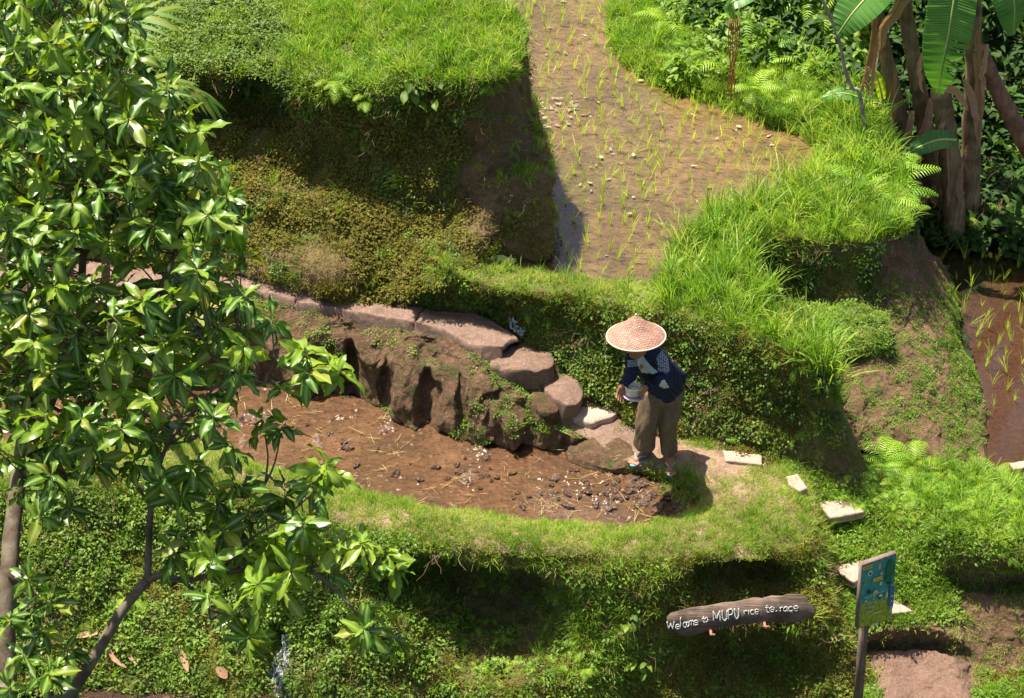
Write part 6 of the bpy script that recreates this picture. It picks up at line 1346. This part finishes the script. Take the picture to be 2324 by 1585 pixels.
# clothes
def fabric(name, a, b, kind, sc=90, th=(.22, .34)):
    m, n, o = newmat(name); v = coords(n, 'Object'); p = nd(n, 'ShaderNodeBsdfPrincipled'); p.inputs['Roughness'].default_value = .95; p.inputs['Specular IOR Level'].default_value = .15
    f = noise(n, v, 30, 5, .6); we = noise(n, v, 260, 3, .6)
    if kind == 'plain': c = ramp(n, f, [(.3, a), (.7, b)])
    else:
        wv = nd(n, 'ShaderNodeTexVoronoi'); wv.inputs['Scale'].default_value = sc; wv.inputs['Randomness'].default_value = .25; n.links.new(v, wv.inputs['Vector'])
        c = mixc(n, ramp(n, wv.outputs['Distance'], [(th[0], (1, 1, 1)), (th[1], (0, 0, 0))]), a, b)
    c = mixc(n, .6, c, ramp(n, we, [(.35, (.6, .6, .6)), (.65, (1.15, 1.15, 1.15))]), 'MULTIPLY')
    n.links.new(c, p.inputs['Base Color']); n.links.new(bump(n, we, .6, .003), p.inputs['Normal']); n.links.new(p.outputs[0], o.inputs[0]); return m
m_tr = fabric('brown_trousers', (.125, .088, .050), (.18, .13, .078), 'plain'); m_card = fabric('navy_knit', (.013, .018, .038), (.07, .085, .12), 'dots', 75)
m_lace = fabric('pale_lattice_knit', (.07, .08, .11), (.30, .32, .34), 'dots', 60, (.40, .60)); m_shirt = fabric('white_shirt', (.42, .46, .42), (.55, .60, .55), 'plain'); m_sash = fabric('purple_sash', (.12, .03, .10), (.18, .05, .14), 'plain'); m_dk = fabric('black_belt', (.01, .01, .014), (.02, .02, .03), 'plain')
def folds(amp, f, sd, z0=None):
    def d(V):
        q = V*np.array([1, 1, .25]); n1 = fbm(q, f, 3, sd); c = V.mean(0); 
        dirn = V-c; dirn[:, 2] = 0; L = np.linalg.norm(dirn, axis=1)[:, None]+1e-6
        return V+dirn/L*(amp*n1)[:, None]
    return d
tr = MB()
hem = {'R': J(1463, 1015, -.02), 'L': J(1518, 1028, 0)}
cap(tr, [wai-[0, 0, .02], pel, (hip['R']+hip['L'])/2-[0, 0, .03]], [.128, .150, .140], 20, 14)
for k in 'RL':
    P = catmull(np.array([hip[k]+[0, 0, .02], (hip[k]+kne[k])/2, kne[k], (kne[k]+hem[k])/2, hem[k]]), 24); rr = np.interp(np.linspace(0, 1, 24), [0, .25, .5, .75, 1], [.108, .098, .088, .084, .090] if k == 'R' else [.105, .095, .080, .072, .070])
    tube(tr, P, rr, 20, True)
remeshed('trousers', tr, m_tr, .009, 4, per, folds(.026, 15, 3))
ca = MB()
cap(ca, [nec-[0, 0, .005], (nec+che)/2+[.0, .02, 0], che, (che+wai)/2, wai+[0, .0, -.01], pel+[.0, .0, .0]], [.070, .125, .150, .150, .150, .155], 22, 20)
cap(ca, [sh['R'], (sh['R']+sh['L'])/2+[0, .03, .01], sh['L']], [.062, .09, .068], 16, 10)
for k in 'RL': cap(ca, [sh[k], (sh[k]+elb[k])/2, elb[k], (elb[k]+wri[k])/2, wri[k]-(wri[k]-elb[k])*.06], [.066, .060, .055, .046, .038], 14, 18)
back = J(1548, 855, .16); cap(ca, [che+[.05, .1, 0], (wai+back)/2+[0, .04, .03], back, J(1538, 876, .14)], [.08, .075, .035, .03], 14, 12)
card = remeshed('cardigan', ca, m_card, .0065, 5, per, folds(.016, 18, 7))
# white shirt front and pale knitted bands are woven into the garment: set by place on the cloth
me = card.data; me.materials.append(m_shirt); me.materials.append(m_lace); me.materials.append(m_dk)
cc = np.empty(len(me.polygons)*3); me.polygons.foreach_get('center', cc); cc = cc.reshape(-1, 3); qx, qy = proj(cc+base)
nn = np.empty(len(me.polygons)*3); me.polygons.foreach_get('normal', nn); nn = nn.reshape(-1, 3); mi = np.zeros(len(me.polygons), np.int32)
front = nn@np.array([0, -.8, .4]) > -.1
mi[front & inpoly(qx, qy, [(1440,790),(1456,790),(1462,812),(1476,830),(1494,845),(1482,849),(1456,846),(1446,826)])] = 1
mi[front & inpoly(qx, qy, [(1502,864),(1508,862),(1519,880),(1506,882),(1496,876)]) & (cc[:, 1]+base[1] < 5)] = 1
mi[inpoly(qx, qy, [(1490,812),(1502,796),(1516,812),(1520,842),(1512,848),(1494,842)])] = 2
mi[front & inpoly(qx, qy, [(1424,818),(1448,818),(1446,832),(1424,834)])] = 2
mi[front & inpoly(qx, qy, [(1458,848),(1482,851),(1494,864),(1490,878),(1464,868)])] = 3
me.polygons.foreach_set('material_index', mi); me.update()
for k in 'RL':
    mb = MB(); tube(mb, np.linspace(elb[k]+(wri[k]-elb[k])*.9, wri[k], 3), [.042, .043, .040], 14, False); mb.build('cuff', m_card, per)
mb = MB(); cap(mb, [J(1525, 822, .02), J(1528, 836, .04), J(1527, 850, .04)], [.02, .02, .018], 12, 8); mb.build('sash', m_sash, per)
m_sand = plain('sandal_rubber', (.30, .36, .42), .6, .15, 40, .001); m_sandb = plain('sandal_teal', (.16, .42, .46), .5, .1, 40, .001)
for k, f0, mt in (('R', fRl, m_sandb), ('L', fLl, m_sand)):
    t = toe[k]/np.linalg.norm(toe[k]); s_ = np.array([-t[1], t[0], 0]); mb = MB(); n_ = 24; ring = []
    for i in range(n_):
        a = 6.283*i/n_; u = math.cos(a); v = math.sin(a); ring.append(f0+t*(.055+u*.135)+s_*v*(.046+.008*u))
    ring = np.array(ring); V = np.concatenate([ring+[0, 0, .004], ring+[0, 0, .018]]); mb.add(V, [tuple(range(n_-1, -1, -1)), tuple(range(n_, 2*n_))]+[(i, (i+1) % n_, n_+(i+1) % n_, n_+i) for i in range(n_)])
    sd_ = mb.build('sandal', mt, per, False); mb = MB(); q = f0+t*.125+[0, 0, .03]
    for sg in (-1, 1): tube(mb, catmull(np.array([q, f0+t*.09+s_*sg*.03+[0, 0, .066], f0+t*.02+s_*sg*.046+[0, 0, .03]]), 7), .006, 6)
    mb.build('strap', mt, sd_)
# hat
def woven():
    m, n, o = newmat('woven_bamboo'); at = nd(n, 'ShaderNodeAttribute', attribute_name='ang'); ar = nd(n, 'ShaderNodeAttribute', attribute_name='rad')
    cv = nd(n, 'ShaderNodeCombineXYZ'); n.links.new(at.outputs['Fac'], cv.inputs[0]); n.links.new(ar.outputs['Fac'], cv.inputs[1])
    b = nd(n, 'ShaderNodeTexBrick'); b.offset = .5; b.inputs['Scale'].default_value = 1; b.inputs['Brick Width'].default_value = .030; b.inputs['Row Height'].default_value = .016; b.inputs['Mortar Size'].default_value = .003; b.inputs['Mortar Smooth'].default_value = .6; b.inputs['Bias'].default_value = .1
    b.inputs['Color1'].default_value = (.44, .29, .215, 1); b.inputs['Color2'].default_value = (.30, .175, .125, 1); b.inputs['Mortar'].default_value = (.15, .065, .04, 1); n.links.new(cv.outputs[0], b.inputs['Vector'])
    f = noise(n, coords(n, 'Object'), 16, 5, .6); c = mixc(n, 1, b.outputs['Color'], ramp(n, f, [(.3, (.85, .8, .78)), (.7, (1.15, 1.12, 1.1))]), 'MULTIPLY')
    p = nd(n, 'ShaderNodeBsdfPrincipled'); p.inputs['Roughness'].default_value = .75; n.links.new(c, p.inputs['Base Color']); n.links.new(bump(n, b.outputs['Fac'], -.6, .003), p.inputs['Normal']); n.links.new(p.outputs[0], o.inputs[0]); return m
hc = J(1443.5, 763, -.20); apex_t = np.array([-.03, .06, 1.0]); apex_t /= np.linalg.norm(apex_t); ax1 = np.cross(apex_t, [0, 1, 0]); ax1 /= np.linalg.norm(ax1); ax2 = np.cross(apex_t, ax1)
RH, HH = .240, .20; mb = MB(); NA, NR = 72, 12; V = []; an = []; ra = []
for i in range(NR+1):
    q = i/NR; rr = RH*q; z = HH*(1-q)*(1-.05*math.sin(math.pi*q))+.004*math.sin(q*9)
    if i == 0: rr = .006
    for j in range(NA+1):
        a = 6.283185*j/NA; x_, y_ = rr*math.cos(a), rr*math.sin(a); V.append(hc+ax1*x_+ax2*y_+apex_t*z); an.append(x_+y_*.35); ra.append(y_-x_*.35)
mb.add(V, [(i*(NA+1)+j, i*(NA+1)+j+1, (i+1)*(NA+1)+j+1, (i+1)*(NA+1)+j) for i in range(NR) for j in range(NA)], ang=np.array(an)+1, rad=np.array(ra)+1)
hat = mb.build('hat', woven(), per)
mb = MB(); a = np.linspace(0, 6.283185, 73); tube(mb, hc+ax1*(RH*np.cos(a))[:, None]+ax2*(RH*np.sin(a))[:, None], .0062, 8, False); mb.build('rim', plain('hat_rim', (.60, .45, .32), .7, .15, 60, .001), hat)
mb = MB(); blob(mb, hc+apex_t*(HH+.002), (.008, .008, .008), None, 10); mb.build('tip', plain('hat_tip', (.7, .6, .5), .6, .1), hat)
# bowl and lid held in the left hand
m_bowl = plain('translucent_plastic', (.62, .60, .50), .35, .06, 20, 0); m_lid = plain('pink_plastic', (.60, .40, .55), .4, .06, 20, 0)
bw = base+bowl_c; mb = MB(); n_ = 28; prof = [(.0, -.040), (.052, -.040), (.060, -.034), (.066, .010), (.070, .030), (.074, .032), (.074, .037), (.067, .037), (.060, .0), (.050, -.030), (.0, -.032)]; V = []
for r_, z_ in prof:
    for j in range(n_): a = 6.283*j/n_; V.append((max(r_, .001)*math.cos(a), max(r_, .001)*math.sin(a), z_))
mb.add(V, [(i*n_+j, i*n_+(j+1) % n_, (i+1)*n_+(j+1) % n_, (i+1)*n_+j) for i in range(len(prof)-1) for j in range(n_)]); o = mb.build('bowl', m_bowl, None, True, bw); o.rotation_euler = (R(-4), R(4), 0); tag(o, 'small pale plastic bowl in the hands of the bending person', 'bowl')
mb = MB(); blob(mb, np.zeros(3), (.062, .062, .012), None, 18); mb.build('food', plain('pale_food', (.55, .52, .40), .8, .3, 60, .004), o, True, (0, 0, .0))
mb = MB(); prof = [(.0, -.006), (.080, -.006), (.088, .0), (.088, .006), (.083, .004), (.0, .002)]; V = []
for r_, z_ in prof:
    for j in range(n_): a = 6.283*j/n_; V.append((max(r_, .001)*math.cos(a), max(r_, .001)*math.sin(a), z_))
mb.add(V, [(i*n_+j, i*n_+(j+1) % n_, (i+1)*n_+(j+1) % n_, (i+1)*n_+j) for i in range(len(prof)-1) for j in range(n_)]); o = mb.build('lid', m_lid, None, True, bw+np.array([.006, -.004, -.055])); o.rotation_euler = (R(-4), R(6), 0); tag(o, 'pink plastic lid held flat underneath the bowl', 'lid')
